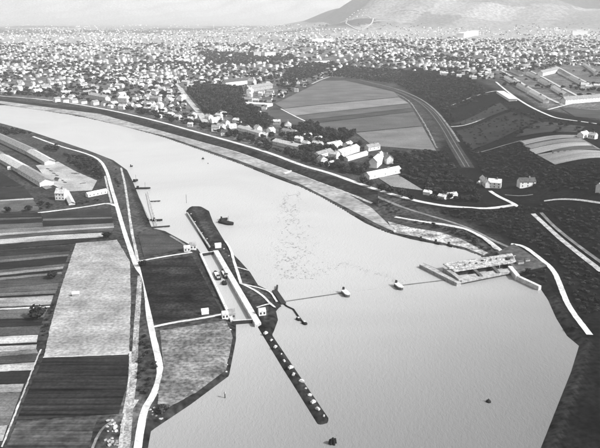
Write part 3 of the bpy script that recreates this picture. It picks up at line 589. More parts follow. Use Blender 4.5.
for k in range(min(n_single, len(tw))):
    s = int(rng.choice(4, p=[.35, .35, .2, .1])); L, W, h = sizes[s]; wl = int(rng.choice(3, p=[.55, .3, .15])); rf = int(rng.choice(4, p=[.35, .35, .18, .12])); hip = int(rng.random() < .35)
    tall = rng.random() < .3; lab = f"{SN[s]} {'tall ' if tall else ''}{WN[wl]} {'hipped' if hip else 'gabled'} house with {RN[rf]} roof near the {near_mark(*tpx[k])}"
    house(tw[k, :2], L * rng.uniform(.94, 1.06), W, h * (1.3 if tall else 1), ang[k] + (math.pi / 2 if rng.random() < .4 else 0), wl, rf, lab, hip, group='houses near the ' + near_mark(*tpx[k]), windows=2 if k < 60 else 0)
hv = np.array([G(x, y) for x, y in [(352, 15), (354, 13), (356, 14), (358, 11), (359, 14), (361, 10), (363, 13), (365, 10), (366, 13), (362, 16), (357, 17), (350, 17), (347, 19)] + [(300 + 3.2 * k, 31 - .15 * k) for k in range(14)]])
rest = np.vstack([tw[n_single:], np.c_[hv, np.full(len(hv), 30.)]]); ra = np.r_[ang[n_single:], rng.uniform(0, 3, len(hv))]; n = len(rest)
fs = np.where(rest[:, 1] > 8500, 1.3, np.where(rest[:, 1] > 4200, 1.25, 1)); L = fs * rng.uniform(7, 15, n) * np.where(rng.random(n) < .1, 2.2, 1); W = fs * rng.uniform(6, 10, n); Hh = np.where(rest[:, 1] > 6000, .8, 1) * rng.uniform(3, 6.5, n) * np.where(rng.random(n) < .06, 1.8, 1)
ra = ra + np.where(rng.random(n) < .4, math.pi / 2, 0); zz0 = gz(rest[:, :2])
hip = rng.random(n) < .4; rx = np.where(hip, .28, .5)
U = np.zeros((n, 12, 3))
for k, (a, b) in enumerate(((-1, -1), (1, -1), (1, 1), (-1, 1))):
    U[:, k] = np.c_[a * L / 2, b * W / 2, np.full(n, -1.0)]; U[:, 4 + k] = np.c_[a * L / 2, b * W / 2, Hh]; U[:, 8 + k] = np.c_[a * L * rx, b * W * .04, Hh + W * .38]
c, s_ = np.cos(ra)[:, None], np.sin(ra)[:, None]
V = np.stack([U[..., 0] * c - U[..., 1] * s_ + rest[:, :1], U[..., 0] * s_ + U[..., 1] * c + rest[:, 1:2], U[..., 2] + zz0[:, None]], -1).reshape(-1, 3)
pat = np.array([(0, 1, 5, 4), (1, 2, 6, 5), (2, 3, 7, 6), (3, 0, 4, 7), (4, 5, 9, 8), (6, 7, 11, 10), (5, 6, 10, 9), (7, 4, 8, 11), (8, 9, 10, 11)])
Qh = (np.arange(n)[:, None, None] * 12 + pat[None]).reshape(-1, 4)
wt = rng.choice([.68, .48, .3], n, p=[.4, .35, .25]); rt = rng.choice([.36, .22, .12, .55], n, p=[.33, .33, .17, .17]); rt = np.where(rest[:, 1] > 2600, rt * .6 + .2, rt)  # distant roofs lightened: haze painted into their tone
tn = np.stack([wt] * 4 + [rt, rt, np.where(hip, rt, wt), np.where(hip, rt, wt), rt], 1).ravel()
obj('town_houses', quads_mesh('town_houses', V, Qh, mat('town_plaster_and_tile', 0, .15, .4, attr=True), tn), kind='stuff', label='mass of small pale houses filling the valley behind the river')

# trees: woods, hedges, gardens
tz_list = []
def add_zone(pg, spacing, hr, rr, phrase, keep=1.0):
    for p in scatter(pg, spacing, keep): tz_list.append((p[0], p[1], rng.uniform(*hr), rng.uniform(*rr), phrase))
add_zone(WOODS_PX[0], 9, (11, 16), (5, 7.5), 'in the dense dark wood beside the wide street')
add_zone(WOODS_PX[1], 9, (8, 12), (4.5, 6.5), 'in the dark grove below the white hall')
add_zone(WOODS_PX[2], 8, (7, 12), (4, 6.5), 'in the dark grove at the lower meadow edge')
add_zone(WOODS_PX[3], 10, (4, 9), (3.5, 6.5), 'on the wooded scarp behind the railway curve', 1.2)
add_zone([(455, 118), (500, 100), (520, 110), (545, 122), (520, 138), (475, 150)], 10, (1.5, 4), (1.6, 3.4), 'on the fallow terrace slope by the curved lane', .45)
add_zone(WOODS_PX[4], 18, (8, 14), (6, 9), 'in the town park', .7); add_zone(WOODS_PX[5], 14, (7, 12), (5, 8), 'behind the meadow corner', .7)
add_zone([(-10, 93.5), (50, 97), (100, 104.5), (150, 115), (200, 128), (262, 147), (303, 162), (345, 174), (350, 168), (310, 152), (270, 145), (200, 124), (150, 111.5), (100, 102), (50, 95.5), (-10, 92)], 8.5, (5, 9), (3.5, 5.5), 'in the hedge line behind the levee road', .75)
add_zone([(312, 140), (360, 146), (372, 160), (366, 176), (340, 172), (300, 160), (296, 148)], 10, (6, 10), (4, 6), 'in the gardens of the levee village', .55)
add_zone([(388, 152), (440, 152), (452, 140), (470, 160), (480, 178), (478, 203), (430, 200), (424, 190), (400, 174)], 7, (3, 7), (3.2, 5.5), 'in the dark scrub between villa lawn and railway', .6)
add_zone([(440, 104), (452, 112), (455, 132), (476, 152), (470, 158), (448, 126)], 8, (4, 8), (3, 5), 'along the railway cutting', .7)
add_zone([(468, 152), (520, 143), (556, 168), (600, 164), (600, 195), (540, 190), (515, 180), (500, 176), (480, 176)], 5.5, (1.8, 4.2), (1.8, 3.4), 'on the dark slope below the striped terrace field', 1.0)
add_zone([(500, 206), (540, 205), (600, 210), (600, 320), (590, 326), (568, 290), (550, 262), (520, 242), (470, 222), (440, 212)], 4.6, (1.6, 3.6), (1.5, 2.9), 'on the dark hillside above the weir', 1.1)
add_zone([(521, 273), (548, 272), (562, 300), (582, 336), (574, 331), (560, 306), (549, 287)], 6, (2, 4), (2, 3.5), 'on the bank below the weir platform', .6)
add_zone([(-4, 127), (30, 133.5), (58, 144), (57, 153), (24, 142), (-4, 136)], 5.5, (4, 7), (3, 4.5), 'behind the works sheds along the river track', 1.3)
add_zone([(62, 154), (90, 158), (102, 166), (106, 182), (95, 178), (70, 164)], 5, (2, 5), (2.2, 3.6), 'in the thicket beside the works yard', 1.2)
add_zone([(113, 163), (124, 172), (131, 200), (136, 230), (133, 235), (126, 205), (118, 180)], 6, (1.5, 3.5), (1.5, 3), 'on the bank strip by the moored boats', .6)
add_zone([(110, 175), (117, 178), (121, 206), (129, 240), (133, 250), (127, 246), (118, 212)], 4, (1.5, 3.4), (1.3, 2.3), 'along the verge of the bank road', 1.2)
add_zone([(76, 206), (100, 201), (86, 200), (80, 196), (76, 200)], 5, (2, 4), (1.5, 2.6), 'in front of the low shelter', .6)
add_zone([(370, 199), (385, 200), (408, 217), (396, 216)], 5, (1.5, 3), (1.5, 2.6), 'on the rough slope under the levee road', .6)
add_zone([(400, 219), (460, 229), (478, 240), (492, 252), (484, 250), (462, 237), (430, 227)], 5, (2, 4), (1.8, 3.2), 'above the stone bank by the weir', .7)
add_zone([(143, 330), (152, 350), (156, 372), (146, 398), (138, 400), (139, 370), (141, 340)], 4, (1.5, 3), (1.4, 2.4), 'between track and bank road', .6)
add_zone([(44, 352), (40, 340), (46, 325), (52, 300), (54, 304), (50, 330)], 4.5, (1.5, 3), (1.3, 2.2), 'in the hedge beside the stubble field', .6)
add_zone([(36, 204), (58, 200), (56, 206), (40, 211)], 5, (2, 5), (2, 3), 'in the garden of the tall white house', .6)
add_zone([(552, 118), (600, 124), (600, 134), (560, 134), (520, 138), (505, 128), (500, 116), (520, 108)], 14, (3, 7), (3, 6), 'on the terrace edge above the striped field', .3)
for sp, (y0, y1), keep in ((20, (90, 150), .9), (21, (60, 92), .8), (44, (42, 62), .6), (95, (28, 43), .4)):
    pg = [p for p in TOWN_PX]; c = []
    far = 180 * 700 / (y0 - 14); nearr = 180 * 700 / (y1 - 14)
    n = int(far * .94 * (far - nearr) / sp ** 2 * keep); cc = np.c_[rng.uniform(-far * .47, far * .47, n), rng.uniform(nearr, far, n)]
    z_ = gz(cc); f = cc[:, 1] * CT - (z_ - CAM_H) * ST; u = cc[:, 1] * ST + (z_ - CAM_H) * CT; pp = np.c_[300 + FPX * cc[:, 0] / f, 224 - FPX * u / f]
    k = inside(pp, np.array(TOWN_PX, float)) & clear_of_roads(cc) & (np.sin(cc[:, 0] / 90) * np.cos(cc[:, 1] / 130 + cc[:, 0] / 300) > -.55)
    for pg in FIELDS_PX: k &= ~inside(pp, np.array(pg, float))
    for p in cc[k]:
        g = rng.uniform(.8, 1.5) * (1 if y0 > 50 else 1.5); tz_list.append((p[0], p[1], 8 * g, 5 * g, 'among the town gardens'))
T = np.array([t[:4] for t in tz_list]); PH = [t[4] for t in tz_list]
keepm = np.ones(len(T), bool)
for bx_, by_, br_ in BUILT: keepm &= np.hypot(T[:, 0] - bx_, T[:, 1] - by_) > br_ * .75 + T[:, 3] * .6
T = T[keepm]; PH = [p for p, k in zip(PH, keepm) if k]
show = T[:, 2] * T[:, 3] / (T[:, 0] ** 2 + T[:, 1] ** 2); o_ = np.argsort(-show)
single = 300 - NTREE[0]; cnt = 0; rest = []
for k in o_:
    px_, py_ = topx(T[k, 0], T[k, 1], float(gz(T[k, :2])[0]) + T[k, 2] * .5)
    if cnt < single and -4 < px_ < 604 and py_ < 452:
        cnt += 1; h, r = T[k, 2], T[k, 3]
        lab = ('tall ' if h > 11 else 'low ' if h < 3.2 else '') + ('broad ' if r > .62 * h else 'slim ' if r < .5 * h else 'round ') + ('dark bush ' if h < 4.5 else 'dark tree ') + PH[k] + ', near the ' + near_mark(px_, py_)
        lab = lab if len(lab.split()) <= 16 else lab.replace(' in the dark', ' in the').replace('dark ', '', 1)
        tree(T[k, :2], h, r, lab, ('bushes ' if h < 4.5 else 'trees ') + PH[k], 'bush' if h < 4.5 else 'tree')
    else: rest.append(k)
rest = np.array(rest); lodV = [[crown_variant(60 + j, nl, 6, lf) for j in range(5)] for nl, lf in ((110, .27), (46, .42))]
VV, TT = [], []
for k in rest:
    x, y, h, r = T[k]; d = math.hypot(x, y); v = lodV[0 if d < 1500 else 1][random.randrange(5)][0]; a = random.uniform(0, 6.28); ca, sa = math.cos(a), math.sin(a)
    VV.append(np.c_[(v[:, 0] * ca - v[:, 1] * sa) * r + x, (v[:, 0] * sa + v[:, 1] * ca) * r + y, v[:, 2] * h + float(gz([x, y])[0]) - .1 * h]); TT.append(np.full(len(v) // 4, random.choice((.018, .024, .032, .045))))
VV = np.vstack(VV); obj('woodland', quads_mesh('woodland', VV, np.arange(len(VV)).reshape(-1, 4), mat('far_foliage', 0, .4, .4, attr=True), np.concatenate(TT)), kind='stuff', label='dark trees and bushes scattered through town, scarp and hillside')
print('COUNTS', NH, NTREE, cnt, len(rest), n, len(VV) // 2)

# ================================================================== LOCK, WEIR AND RIVER THINGS
CONC = mat('concrete_pale', .5, .25, .3, fine=(1.2, .15)); CONCD = mat('concrete_grey', .3, .35, .3, fine=(1.2, .2)); CONCK = mat('concrete_dark', .1, .35, .3); HULL = mat('hull_black', .02, .3, .5, rough=.5); DECK = mat('deck_white', .7, .2, .6)
# lock
lk = thing('ship_lock', 'ship lock with pale wall tops holding two white-decked barges', 'lock', (0, 0, 0))
obj('chamber_wall', prism('chamber_wall', along(P(200.5, 253, .3), P(232, 320, .3), 1.8), -8.5, .3, CONC), lk)
obj('chamber_wall', prism('chamber_wall', along(P(215.5, 250, .4), P(258, 323, .4), 4.0), -8.5, .4, CONC), lk)
for a, b in (((201.5, 253.5), (213.5, 251.5)), ((233, 321), (253, 319.5))):
    g = obj('gate', prism('gate', along(P(*a, 0), P(*b, 0), 1.3), -8.5, .0, STEEL), lk)
    obj('walkway', prism('walkway', along(P(*a, 0), P(*b, 0), .5), .0, .35, CONC), g)
obj('guide_wall', prism('guide_wall', along(P(210, 247, -.4), P(187, 212, -.4), 1.4), -8, -.4, CONCD), lk)
def rz_of(a, b): d = np.asarray(b) - np.asarray(a); return math.atan2(d[1], d[0])
LR = rz_of(P(200.5, 253), P(232, 320))
for (px, py, L, W, h, wl, rf, lab) in [(187, 251, 5, 4, 3, 1, 0, 'pale control hut at the upper lock gate, field side'), (193, 249, 5, 4, 3.6, 1, 1, 'grey-roofed gate house over the upper lock gate corner'), (218, 247.5, 5, 3, 2.4, 0, 3, 'white hut at the head of the broad lock wall'), (225, 318, 4, 3.6, 3, 0, 0, 'pale hut where the lower lock road meets the wall'),
                                       (231.5, 318.5, 4.5, 4, 4, 2, 1, 'grey control house at the lower lock gate'), (205, 314, 4.5, 3, 2.4, 0, 3, 'small white hut beside the lower lock road'), (262, 314.5, 4.5, 3.6, 2.8, 0, 0, 'white control house at the foot of the broad lock wall')]:
    house(G(px, py), L, W, h, LR + R(90), wl, rf, lab, name='control_house', cat='hut', chim=False, windows=2 if h > 2.5 else 0)
ribbon('path', [(226, 243), (231, 251), (234, 262), (238, 274), (241, 284)], 2.4, CHALK, off=.3)
ribbon('path', [(235, 267), (242, 269), (249, 272)], 1.8, CHALK, off=.32)
ribbon('path', [(241, 284), (250, 286), (262, 289), (271, 293), (277, 303)], 1.8, CHALK, off=.34)
ribbon('path', [(241, 284), (254, 290), (264, 297), (270, 304), (275, 309)], 2.0, CHALK, off=.36)
ribbon('path', [(257, 308), (264, 305.5), (272, 304)], 1.8, CHALK, off=.38)
OBJ_Z = WATER
def loft(name, secs, m):                      # hull: list of (x, half width at deck, half width at keel, deck z), closed ends
    V, F = [], []
    for x, a, b, z in secs: V += [(x, -a, z), (x, -b, -.5), (x, b, -.5), (x, a, z)]
    for k in range(len(secs) - 1):
        for j in range(4): F.append((4 * k + j, 4 * k + (j + 1) % 4, 4 * k + 4 + (j + 1) % 4, 4 * k + 4 + j))
    F += [(0, 3, 2, 1), tuple(4 * (len(secs) - 1) + j for j in range(4))]
    return mesh_np(name, V, F, m)
def barge(p, rz, L, W, label, deck=DECK, cabin=True, mast=False, name='barge', cat='barge', group=None, fb=1.1):
    t = thing(name, label, cat, (p[0], p[1], WATER + .02), rz, group); h = L / 2
    obj('hull', loft('hull', [(-h, W * .36, W * .28, fb), (-h * .8, W / 2, W * .44, fb), (h * .55, W / 2, W * .45, fb), (h * .85, W * .3, W * .2, fb * 1.15), (h, .15, .05, fb * 1.35)], HULL), t)
    if deck: obj('hatch_cover', prism('hatch_cover', [(-h * .45, -W * .38), (h * .55, -W * .38), (h * .55, W * .38), (-h * .45, W * .38)], fb - .1, fb + .6, deck, .06), t)
    if cabin:
        c = obj('cabin', boxes('cabin', [(-h * .82, -h * .55, -W * .3, W * .3, fb - .1, fb + 1.7)], STEEL if not deck else CONCD), t)
        obj('roof', boxes('roof', [(-h * .85, -h * .52, -W * .34, W * .34, fb + 1.7, fb + 1.85)], HULL), c)
    if mast: obj('mast', tube('mast', [(h * .3, 0, fb), (h * .3, 0, fb + 6)], .12, STEEL), t)
    return t
barge(P(217.0, 275, WATER + 1), LR + math.pi, 17, 4.0, 'white-decked barge in the lock on the field side')
barge(P(224.5, 273.5, WATER + 1), LR + math.pi, 17, 4.0, 'white-decked barge in the lock against the broad wall')
barge(P(224.2, 282.5, WATER + 1), LR + math.pi, 6, 3.2, 'small dark tug pushing the two barges in the lock', deck=None, name='tug', cat='tug')
barge(P(226.5, 222.5, WATER + 1), R(-38), 17, 7, 'black work barge floating off the lock island', deck=None, mast=True, fb=1.6)
barge(P(224, 219, WATER + 1), R(20), 7, 4.5, 'small black tender lying against the black work barge', deck=None, name='tender', cat='boat', fb=1.5)
for (px, py, rz, L, W, lab) in [(135.5, 180.5, 80, 10, 4, 'upper dark boat moored at the works bank'), (143, 188, 5, 16, 5, 'long dark boat moored below the works bank bend'), (149.5, 220, 40, 5, 2.5, 'tiny dark skiff by the mooring posts'), (157.5, 220, 10, 9, 4, 'dark motor boat beside the mooring posts'), (131.5, 166, 60, 4, 2, 'tiny dark boat at the bank bend')]:
    barge(P(px, py, WATER + .8), R(rz), L, W, lab, deck=None, name='boat', cat='boat', mast=L > 9, group='boats moored at the works bank')
def pontoon(p1, p2, w, label, z=.7):
    a, b = P(*p1, WATER), P(*p2, WATER); L = float(np.hypot(*(b - a))); t = thing('pontoon', label, 'pontoon', (a[0], a[1], WATER + .02), rz_of(a, b))
    obj('deck', boxes('deck', [(0, L, -w / 2, w / 2, z - .25, z)], STEEL), t)
    for k in range(3): obj('float', boxes('float', [(L * (k + .1) / 3, L * (k + .8) / 3, -w * .42, w * .42, -.5, z - .25)], HULL), t)
pontoon((150, 201.8), (160.5, 201.3), 2.2, 'dark pontoon arm reaching out from the mooring posts')
pontoon((151, 228), (170, 226.5), 3.0, 'dark landing pontoon below the grass triangle')
def mooring_row(p1, p2, n, label):
    for k in range(n):
        p = P(p1[0] + (p2[0] - p1[0]) * k / (n - 1), p1[1] + (p2[1] - p1[1]) * k / (n - 1), WATER)
        t = thing('mooring_post', label, 'post', (p[0], p[1], WATER), 0, 'mooring posts off the works bank')
        obj('pile', tube('pile', [(0, 0, -3), (0, 0, 2.6)], .28, CONCD, 6), t); obj('cap', tube('cap', [(0, 0, 2.6), (0, 0, 2.9)], .36, CONC, 6), t)
mooring_row((147.5, 193), (157, 226), 12, 'mooring post in the double row off the works bank')
for pts, lab in (([(147.5, 192), (151, 208), (156.5, 226)], 'thin catwalk beam along the outer mooring posts'), ([(139, 197), (145, 210), (150, 221)], 'thin catwalk beam along the inner bank')):
    q3 = [(*P(x, y, WATER + 2), WATER + 2) for x, y in pts]; obj('catwalk', tube('catwalk', q3, .35, CONCD, 5), label=lab, category='catwalk')
def pole(px, py, h, label, r=.22, top=True, name='marker_pole'):
    p = P(px, py, WATER); t = thing(name, label, 'pole', (p[0], p[1], WATER)); obj('shaft', tube('shaft', [(0, 0, -3), (0, 0, h)], [r, r * .7], STEEL, 6), t)
    if top: obj('topmark', tube('topmark', [(0, 0, h - .9), (0, 0, h)], [r * 2, r * 1.4], CONCD, 6), t)
pole(186.5, 203, 9, 'tall thin marker pole off the upstream tip of the lock island')
pole(225, 398, 3.4, 'short dark marker post in the lower lock basin', .3)
def buoy(px, py, r, label):
    p = P(px, py, WATER); t = thing('buoy', label, 'buoy', (p[0], p[1], WATER)); n = 8
    prof = [(.0, -.6), (.75, -.45), (1, 0), (.9, .5), (.55, .85), (.2, 1.0), (.15, 1.5), (0.02, 1.55)]
    V = [(r * a * math.cos(6.283 * j / n), r * a * math.sin(6.283 * j / n), r * z) for a, z in prof for j in range(n)]
    F = [(k * n + j, k * n + (j + 1) % n, (k + 1) * n + (j + 1) % n, (k + 1) * n + j) for k in range(len(prof) - 1) for j in range(n)]
    obj('float', mesh_np('float', V, F, HULL, True), t); obj('ring', tube('ring', [(0, 0, r * 1.4), (0, 0, r * 1.75)], r * .16, CONCD, 6), t)
buoy(203, 159, 1.8, 'dark buoy in mid river near the gravel shore'); buoy(208, 163.5, .7, 'tiny float beside the mid river buoy'); buoy(488.5, 402, 1.3, 'dark round buoy in the open water below the weir')
# dolphin of piles past the mole tip
p = P(332.5, 444, WATER); t = thing('dolphin', 'dark cluster of timber piles off the downstream tip of the mole', 'dolphin', (p[0], p[1], WATER))
for k, (dx, dy) in enumerate([(-1.4, .3), (0, 1), (1.5, .6), (.7, -.9), (-.8, -.7), (.2, .1)]): obj('pile', tube('pile', [(dx * 1.3, dy * 1.3, -3), (dx * .75, dy * .75, 2.0 + .2 * k)], .5, HULL, 6), t)
# weir
A_, B_ = P(283, 302, WATER), P(455, 280, WATER); WD = rz_of(A_, B_)
def cap_poly(L, W, n=6): return [(L / 2 - W / 2 + W / 2 * math.cos(a), W / 2 * math.sin(a)) for a in np.linspace(-math.pi / 2, math.pi / 2, n)] + [(-L / 2 + W / 2 + W / 2 * math.cos(a), W / 2 * math.sin(a)) for a in np.linspace(math.pi / 2, 1.5 * math.pi, n)]
for px, py, lab in ((345.5, 293.5, 'rounded white weir pier nearer the lock island'), (398.5, 286.5, 'rounded white weir pier nearer the weir bridge')):
    p = P(px, py, WATER + 1); t = thing('weir_pier', lab, 'pier', (p[0], p[1], WATER), WD - math.pi / 2, 'free-standing weir piers')
    obj('shaft', prism('shaft', cap_poly(10, 3.6), -5, 1.9, CONCK, 0), t); obj('cap', prism('cap', cap_poly(10.3, 3.9), 1.9, 2.5, CONC), t)
    obj('winch', boxes('winch', [(-4.4, -3.2, -.6, .6, 2.5, 4.2)], STEEL), t)
pts = [(283, 302), (345, 292.8), (398, 286), (452, 279.5)]
for k in range(3):
    a, b = P(*pts[k], WATER), P(*pts[k + 1], WATER)
    obj('weir_sill', prism('weir_sill', along(a, b, .8 if k != 1 else .3), -8, WATER + (.35 if k != 1 else .12), CONCK if k != 1 else CONCD), label=['dark weir sill between lock island and first pier', 'faint weir sill between the two white piers', 'dark weir sill between second pier and weir bridge'][k], category='weir sill')
wr = thing('weir_bridge', 'pale double-decked weir bridge running out from the abutment', 'weir', (0, 0, 0))
UDK = prism('upper_deck', poly([(443, 263.5), (512, 253), (516.5, 261.5), (454.5, 271)], 2.4), 1.5, 2.4, mat('deck_rubble', .33, .6, .3, fine=(.9, .5))); obj('upper_deck', UDK, wr)
obj('lower_deck', prism('lower_deck', poly([(459, 276), (516, 267), (517, 270.5), (461.5, 281.5)], .6), -.8, .6, CONCD), wr)
for k in range(4):
    f0 = .03 + k * .31; a = P(446 + 62 * f0, 266.5 - 9.5 * f0 + 1, 0); b = P(462 + 56 * f0, 281 - 10.5 * f0, 0)
    obj('pier', prism('pier', along(a, b, 2.4), -8.5, 1.49, CONCK), wr) if k else obj('pier', prism('pier', along(P(445, 266.5, 2), P(461, 281, 0), 3.6), -8.5, 1.49, CONCD), wr)
for k in range(3):
    a = P(459 + 18.5 * k, 273.5 - 3 * k, -1); b = P(476 + 18.5 * k, 270.7 - 3 * k, -1); obj('gate', prism('gate', along(a, b, .8), -8.5, .8, STEEL), wr)
for k in range(12):
    a = P(450 + 5.3 * k + random.uniform(-1, 1), 266.5 - .82 * k + random.uniform(-1.4, 1.4), 3); s = random.uniform(.7, 1.5)
    o = obj('hoist_housing', boxes('hoist_housing', [(-s, s, -s * .6, s * .6, 0, s)], random.choice((CONC, CONCD, CONCD, STEEL))), wr, (a[0], a[1], 2.38), WD)
tr = obj('training_wall', prism('training_wall', along(P(421.5, 264, .2), P(459, 282.5, .2), 4.0), -8.5, .2, CONCD), label='grey training wall with dark water face reaching upstream from the weir bridge', category='wall')
obj('railing', tube('railing', [(*P(x, y, 1.0), 1.0) for x, y in ((423, 263), (440, 270), (456, 278))], .1, STEEL, 5), tr)
PLATF = mat('yard_dark', .07, .4, .15, fine=(.5, .3))
obj('abutment_platform', prism('abutment_platform', poly([(497, 252), (514, 243.5), (547, 265), (514, 272)], 1.2), -8.5, 1.2, PLATF), label='dark grey work platform where the weir bridge meets the shore', category='platform')
wing = thing('wing_wall', 'pale wing wall stepping down from platform into the lower water', 'wall', (0, 0, 0))
obj('segment', prism('segment', along(P(510, 266, 1.6), P(518, 275.5, 1.6), 3.2), -8.5, 1.6, CONC), wing); obj('segment', prism('segment', along(P(518.5, 276, .9), P(540, 286, .9), 2.6), -8.5, .9, CONC), wing)
for (px, py, L, W, h, lab) in [(509, 260.5, 6, 3, 2, 'dark site hut on the work platform beside the upper deck'), (520, 263.5, 5, 2.6, 1.6, 'low dark site hut near the wing wall'), (527, 261, 4, 2.2, 1.4, 'small dark site hut in the middle of the work platform')]:
    house(P(px, py, 1.2), L, W, h, WD, 2, 2, lab, name='site_hut', cat='hut', chim=False, z=1.22)
for px, py, lab in ((513.6, 262.5, 'thin white lamp post on the work platform'), (499.5, 267, 'thin white lamp post at the weir deck edge')):
    p = P(px, py, 1.2); t = thing('lamp_post', lab, 'lamp post', (p[0], p[1], .6)); obj('mast', tube('mast', [(0, 0, 0), (0, 0, 6)], .14, DECK, 6), t); obj('lamp_head', boxes('lamp_head', [(-.2, 1.1, -.2, .2, 5.9, 6.1)], DECK), t)
for k, (px, py) in enumerate([(422, 240), (437, 243.2), (450, 245.6)]):
    barge(P(px, py, WATER + .5), WD - math.pi / 2, 6.5, 2.6, ['first', 'second', 'third'][k] + ' small dark boat moored at the stone bank above the weir', deck=None, name='boat', cat='boat', group='boats moored above the weir')
# floating boom and crane stage at the lock island
st = thing('crane_stage', 'dark timber stage at the end of the lock island path', 'stage', (0, 0, 0))
obj('deck', prism('deck', along(P(274.5, 290, -1), P(283.5, 303, -1), 3.6), -1.7, -.9, STEEL), st); obj('arm', prism('arm', along(P(276.5, 291, -1), P(277.3, 285, -1), 1.2), -1.6, -.8, STEEL), st)
obj('ramp', prism('ramp', along(P(273.5, 306.5, -.6), P(280.5, 305, -.6), 1.6), -1.6, -.4, STEEL), st)
for k in range(4): a = P(275.5 + 2.4 * k, 291.5 + 3.4 * k, -3); obj('pile', tube('pile', [(a[0], a[1], -8), (a[0], a[1], -1.0)], .3, HULL, 6), st)
bo = [(283, 303), (287, 306.5), (293.5, 309.5), (298, 316), (303, 322.5)]
obj('floating_boom', tube('floating_boom', [(*P(x, y, WATER + .2), WATER + .2) for x, y in bo], .6, HULL, 6), label='dark floating boom hanging from the timber stage', category='boom')
for px, py, lab in ((298.5, 320, 'inner grey drum float near the end of the floating boom'), (304.5, 324, 'outer drum float at the end of the floating boom')):
    p = P(px, py, WATER); t = thing('drum_float', lab, 'float', (p[0], p[1], WATER), R(-50)); obj('drum', tube('drum', [(-1.9, 0, .35), (-1.4, 0, .35), (1.4, 0, .35), (1.9, 0, .35)], [.6, 1.2, 1.2, .6], HULL, 10), t); obj('lid', tube('lid', [(0, 0, 1.5), (0, 0, 1.9)], .7, CONC, 8), t)
# bollards and blocks on moles and basin edge
BL = boxes('block', [(-.8, .8, -.45, .45, 0, .55), (-.45, .45, -.3, .3, .55, .85)], CONC)
spots = [(262 + 60 * f + random.uniform(-1, 2.5), 331 + 88 * f) for f in np.linspace(.03, .97, 13)]
for k, (x, y) in enumerate(spots):
    p = G(x + 2.5, y); o = obj('mooring_block', BL, None, (p[0], p[1], float(gz(p)[0]) - .05), random.uniform(0, 3), label='small white mooring block on the long narrow mole', category='block', group='mooring blocks on the narrow mole'); o.scale = (random.uniform(.7, 1.7),) * 3
for k, y in enumerate(np.linspace(330, 372, 7)):
    p = G(230.5 - (y - 330) * .1, y); obj('mooring_block', BL, None, (p[0], p[1], float(gz(p)[0]) - .05), .3, label='small white mooring block on the lower basin bank', category='block', group='mooring blocks on the basin bank').scale = (.7, .7, .7)
for x, y in ((191, 214), (195, 222), (202, 233), (207, 239), (224, 249), (229, 256)):
    p = G(x, y); obj('mooring_block', BL, None, (p[0], p[1], float(gz(p)[0]) - .05), .3, label='small white mooring block on the upstream half of the lock island', category='block', group='mooring blocks on the upper lock island').scale = (.7, .7, .8)
# boulders by the track fork
def rock(k):
    g = np.random.default_rng(k); import bmesh
    bm = bmesh.new(); bmesh.ops.create_icosphere(bm, subdivisions=1, radius=1)
    for v in bm.verts: v.co *= g.uniform(.7, 1.15); v.co.z *= .7
    me = bpy.data.meshes.new('boulder'); bm.to_mesh(me); bm.free(); me.materials.append(RIPRAP); return me
RK = [rock(k) for k in range(4)]
for k in range(26):
    p = G(random.gauss(113, 5), random.uniform(420, 446)); o = obj('boulder', RK[k % 4], None, (p[0], p[1], float(gz(p)[0]) + .25), random.uniform(0, 6), label='pale boulder heaped beside the track fork', category='boulder', group='pale boulders beside the track fork'); s = random.uniform(.5, 1.3); o.scale = (s, s * random.uniform(.7, 1.2), s * .8)
for k in range(14):
    p = G(random.uniform(148, 165), random.uniform(408, 420)); o = obj('boulder', RK[k % 4], None, (p[0], p[1], float(gz(p)[0]) + .1), random.uniform(0, 6), label='pale boulder on the basin corner below the mottled meadow', category='boulder', group='pale boulders on the basin corner'); s = random.uniform(.4, .9); o.scale = (s, s, s * .8)
# slipway on the gravel shore
obj('slipway', prism('slipway', along(P(284, 174, -1.4), P(291.5, 170.5, -.6), 3), -4.5, -.4, CONC), label='short pale slipway laid across the gravel shore', category='slipway')
# yard paving of the works
field([(36, 166), (58, 162), (76, 172), (97, 181), (92, 191), (70, 192), (62, 190), (50, 184)], .42, stripe=0, var=.3, name='works_yard')
field([(-12, 148), (2, 152), (32, 172), (52, 188), (46, 190), (28, 178), (2, 162), (-12, 160)], .25, stripe=0, var=.3, name='works_yard')
STK = boxes('stack', [(-3, 3, -.8 + .42 * j, -.44 + .42 * j, .38 * i, .36 + .38 * i) for j in range(4) for i in range(3)], mat('timber', .1, .4, .6))
STP = boxes('stack', [(-2.4, 2.4, -.8 + .42 * j, -.44 + .42 * j, .38 * i, .36 + .38 * i) for j in range(4) for i in range(2)], mat('timber_fresh', .35, .4, .6))
for k, (x, y, a, m_) in enumerate([(48, 169.5, -40, 0), (51, 171.5, -40, 0), (54, 174, -42, 0), (57, 176, -40, 0), (62, 181, -40, 0), (65, 183, -40, 0), (74, 174, -10, 0), (77, 174.5, -10, 0), (84, 180, 30, 1), (87, 182, 30, 1), (83, 184, 30, 0), (72, 180, 0, 1), (68, 176, -40, 1), (92, 184, 50, 1), (60, 170, -40, 1), (79, 187, 10, 1)]):
    p = G(x, y); t = thing('timber_stack', ('dark' if m_ == 0 else 'pale') + ' stack of timber lying in the works yard', 'timber stack', (p[0], p[1], float(gz(p)[0]) + .1), R(a), 'timber stacks in the works yard'); obj('timber', (STK, STP)[m_], t)
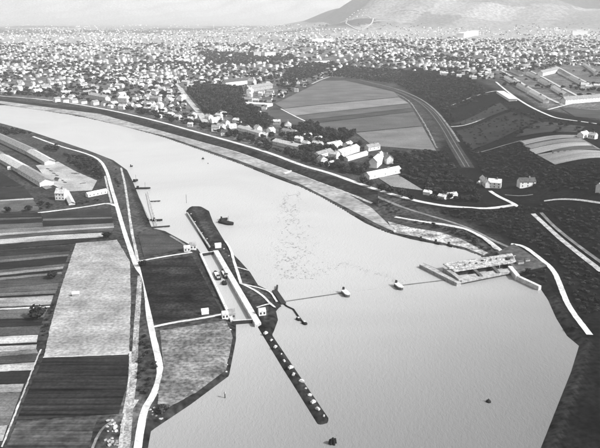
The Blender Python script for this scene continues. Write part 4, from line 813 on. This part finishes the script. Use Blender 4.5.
# drifting scum above the weir
VS, QS = [], []
def flake(px, py, s):
    p = P(px, py, WATER); b = len(VS); a = random.uniform(0, 6.28)
    for j in range(4):
        t = a + j * 1.57; rr_ = s * random.uniform(.4, 1.2); VS.append((p[0] + rr_ * 1.8 * math.cos(t), p[1] + rr_ * math.sin(t), WATER + .03 + (b % 40) * .0005))
    QS.append((b, b + 1, b + 2, b + 3))
cl = np.array([(291, 193), (288, 205), (291, 220), (288, 235), (292, 250), (290, 262), (296, 272)], float); cl = soften(cl, 1)
from mathutils import noise as _ns
def ridge(x, y): return abs(_ns.noise(Vector((x / 9, y / 5.5, 3.1))) + .5 * _ns.noise(Vector((x / 3.5, y / 2.2, 7.7))))
nf = 0
while nf < 1500:
    y = random.uniform(191, 279); f_ = (y - 191) / 88; x = 291 + 3 * math.sin(y / 9) + random.gauss(0, 5 + 9 * f_)
    if y > 262: x += random.uniform(-6, 18)
    if ridge(x, y) < .085: flake(x, y, random.uniform(.15, .55)); nf += 1
c0 = soften(np.array([(312, 276), (330, 269), (342, 263), (355, 266), (372, 274), (390, 276), (397, 283)], float), 2); nf = 0
while nf < 320:
    k = random.randrange(len(c0)); x, y = c0[k, 0] + random.gauss(0, 4), c0[k, 1] + random.gauss(0, 1.3)
    if ridge(x * 1.3, y * 1.6) < .2: flake(x, y, random.uniform(.12, .4)); nf += 1
obj('drift_scum', quads_mesh('drift_scum', VS, QS, mat('scum', .2, .4, .3)), kind='stuff', label='grey streaks of drifting scum above the weir')

# like things that stand apart are told apart by their order in the view
bpy.context.view_layer.update()
ORD = ['leftmost', 'second from left', 'third from left', 'fourth from left', 'fifth from left', 'sixth from left', 'seventh from left', 'eighth from left', 'ninth from left', 'tenth from left', 'eleventh from left', 'twelfth from left', 'thirteenth from left']
by = {}
for o in C.objects:
    if o.parent is None and 'label' in o and 'category' in o: by.setdefault(o['label'], []).append(o)
for lab, os_ in by.items():
    if 2 <= len(os_) <= 13:
        os_.sort(key=lambda o: topx(*o.matrix_world.translation)[0] if o.matrix_world.translation.y > 50 else 0)
        if len(lab.split()) + 3 <= 16:
            for k, o in enumerate(os_): o['label'] = lab + ', ' + ORD[k]
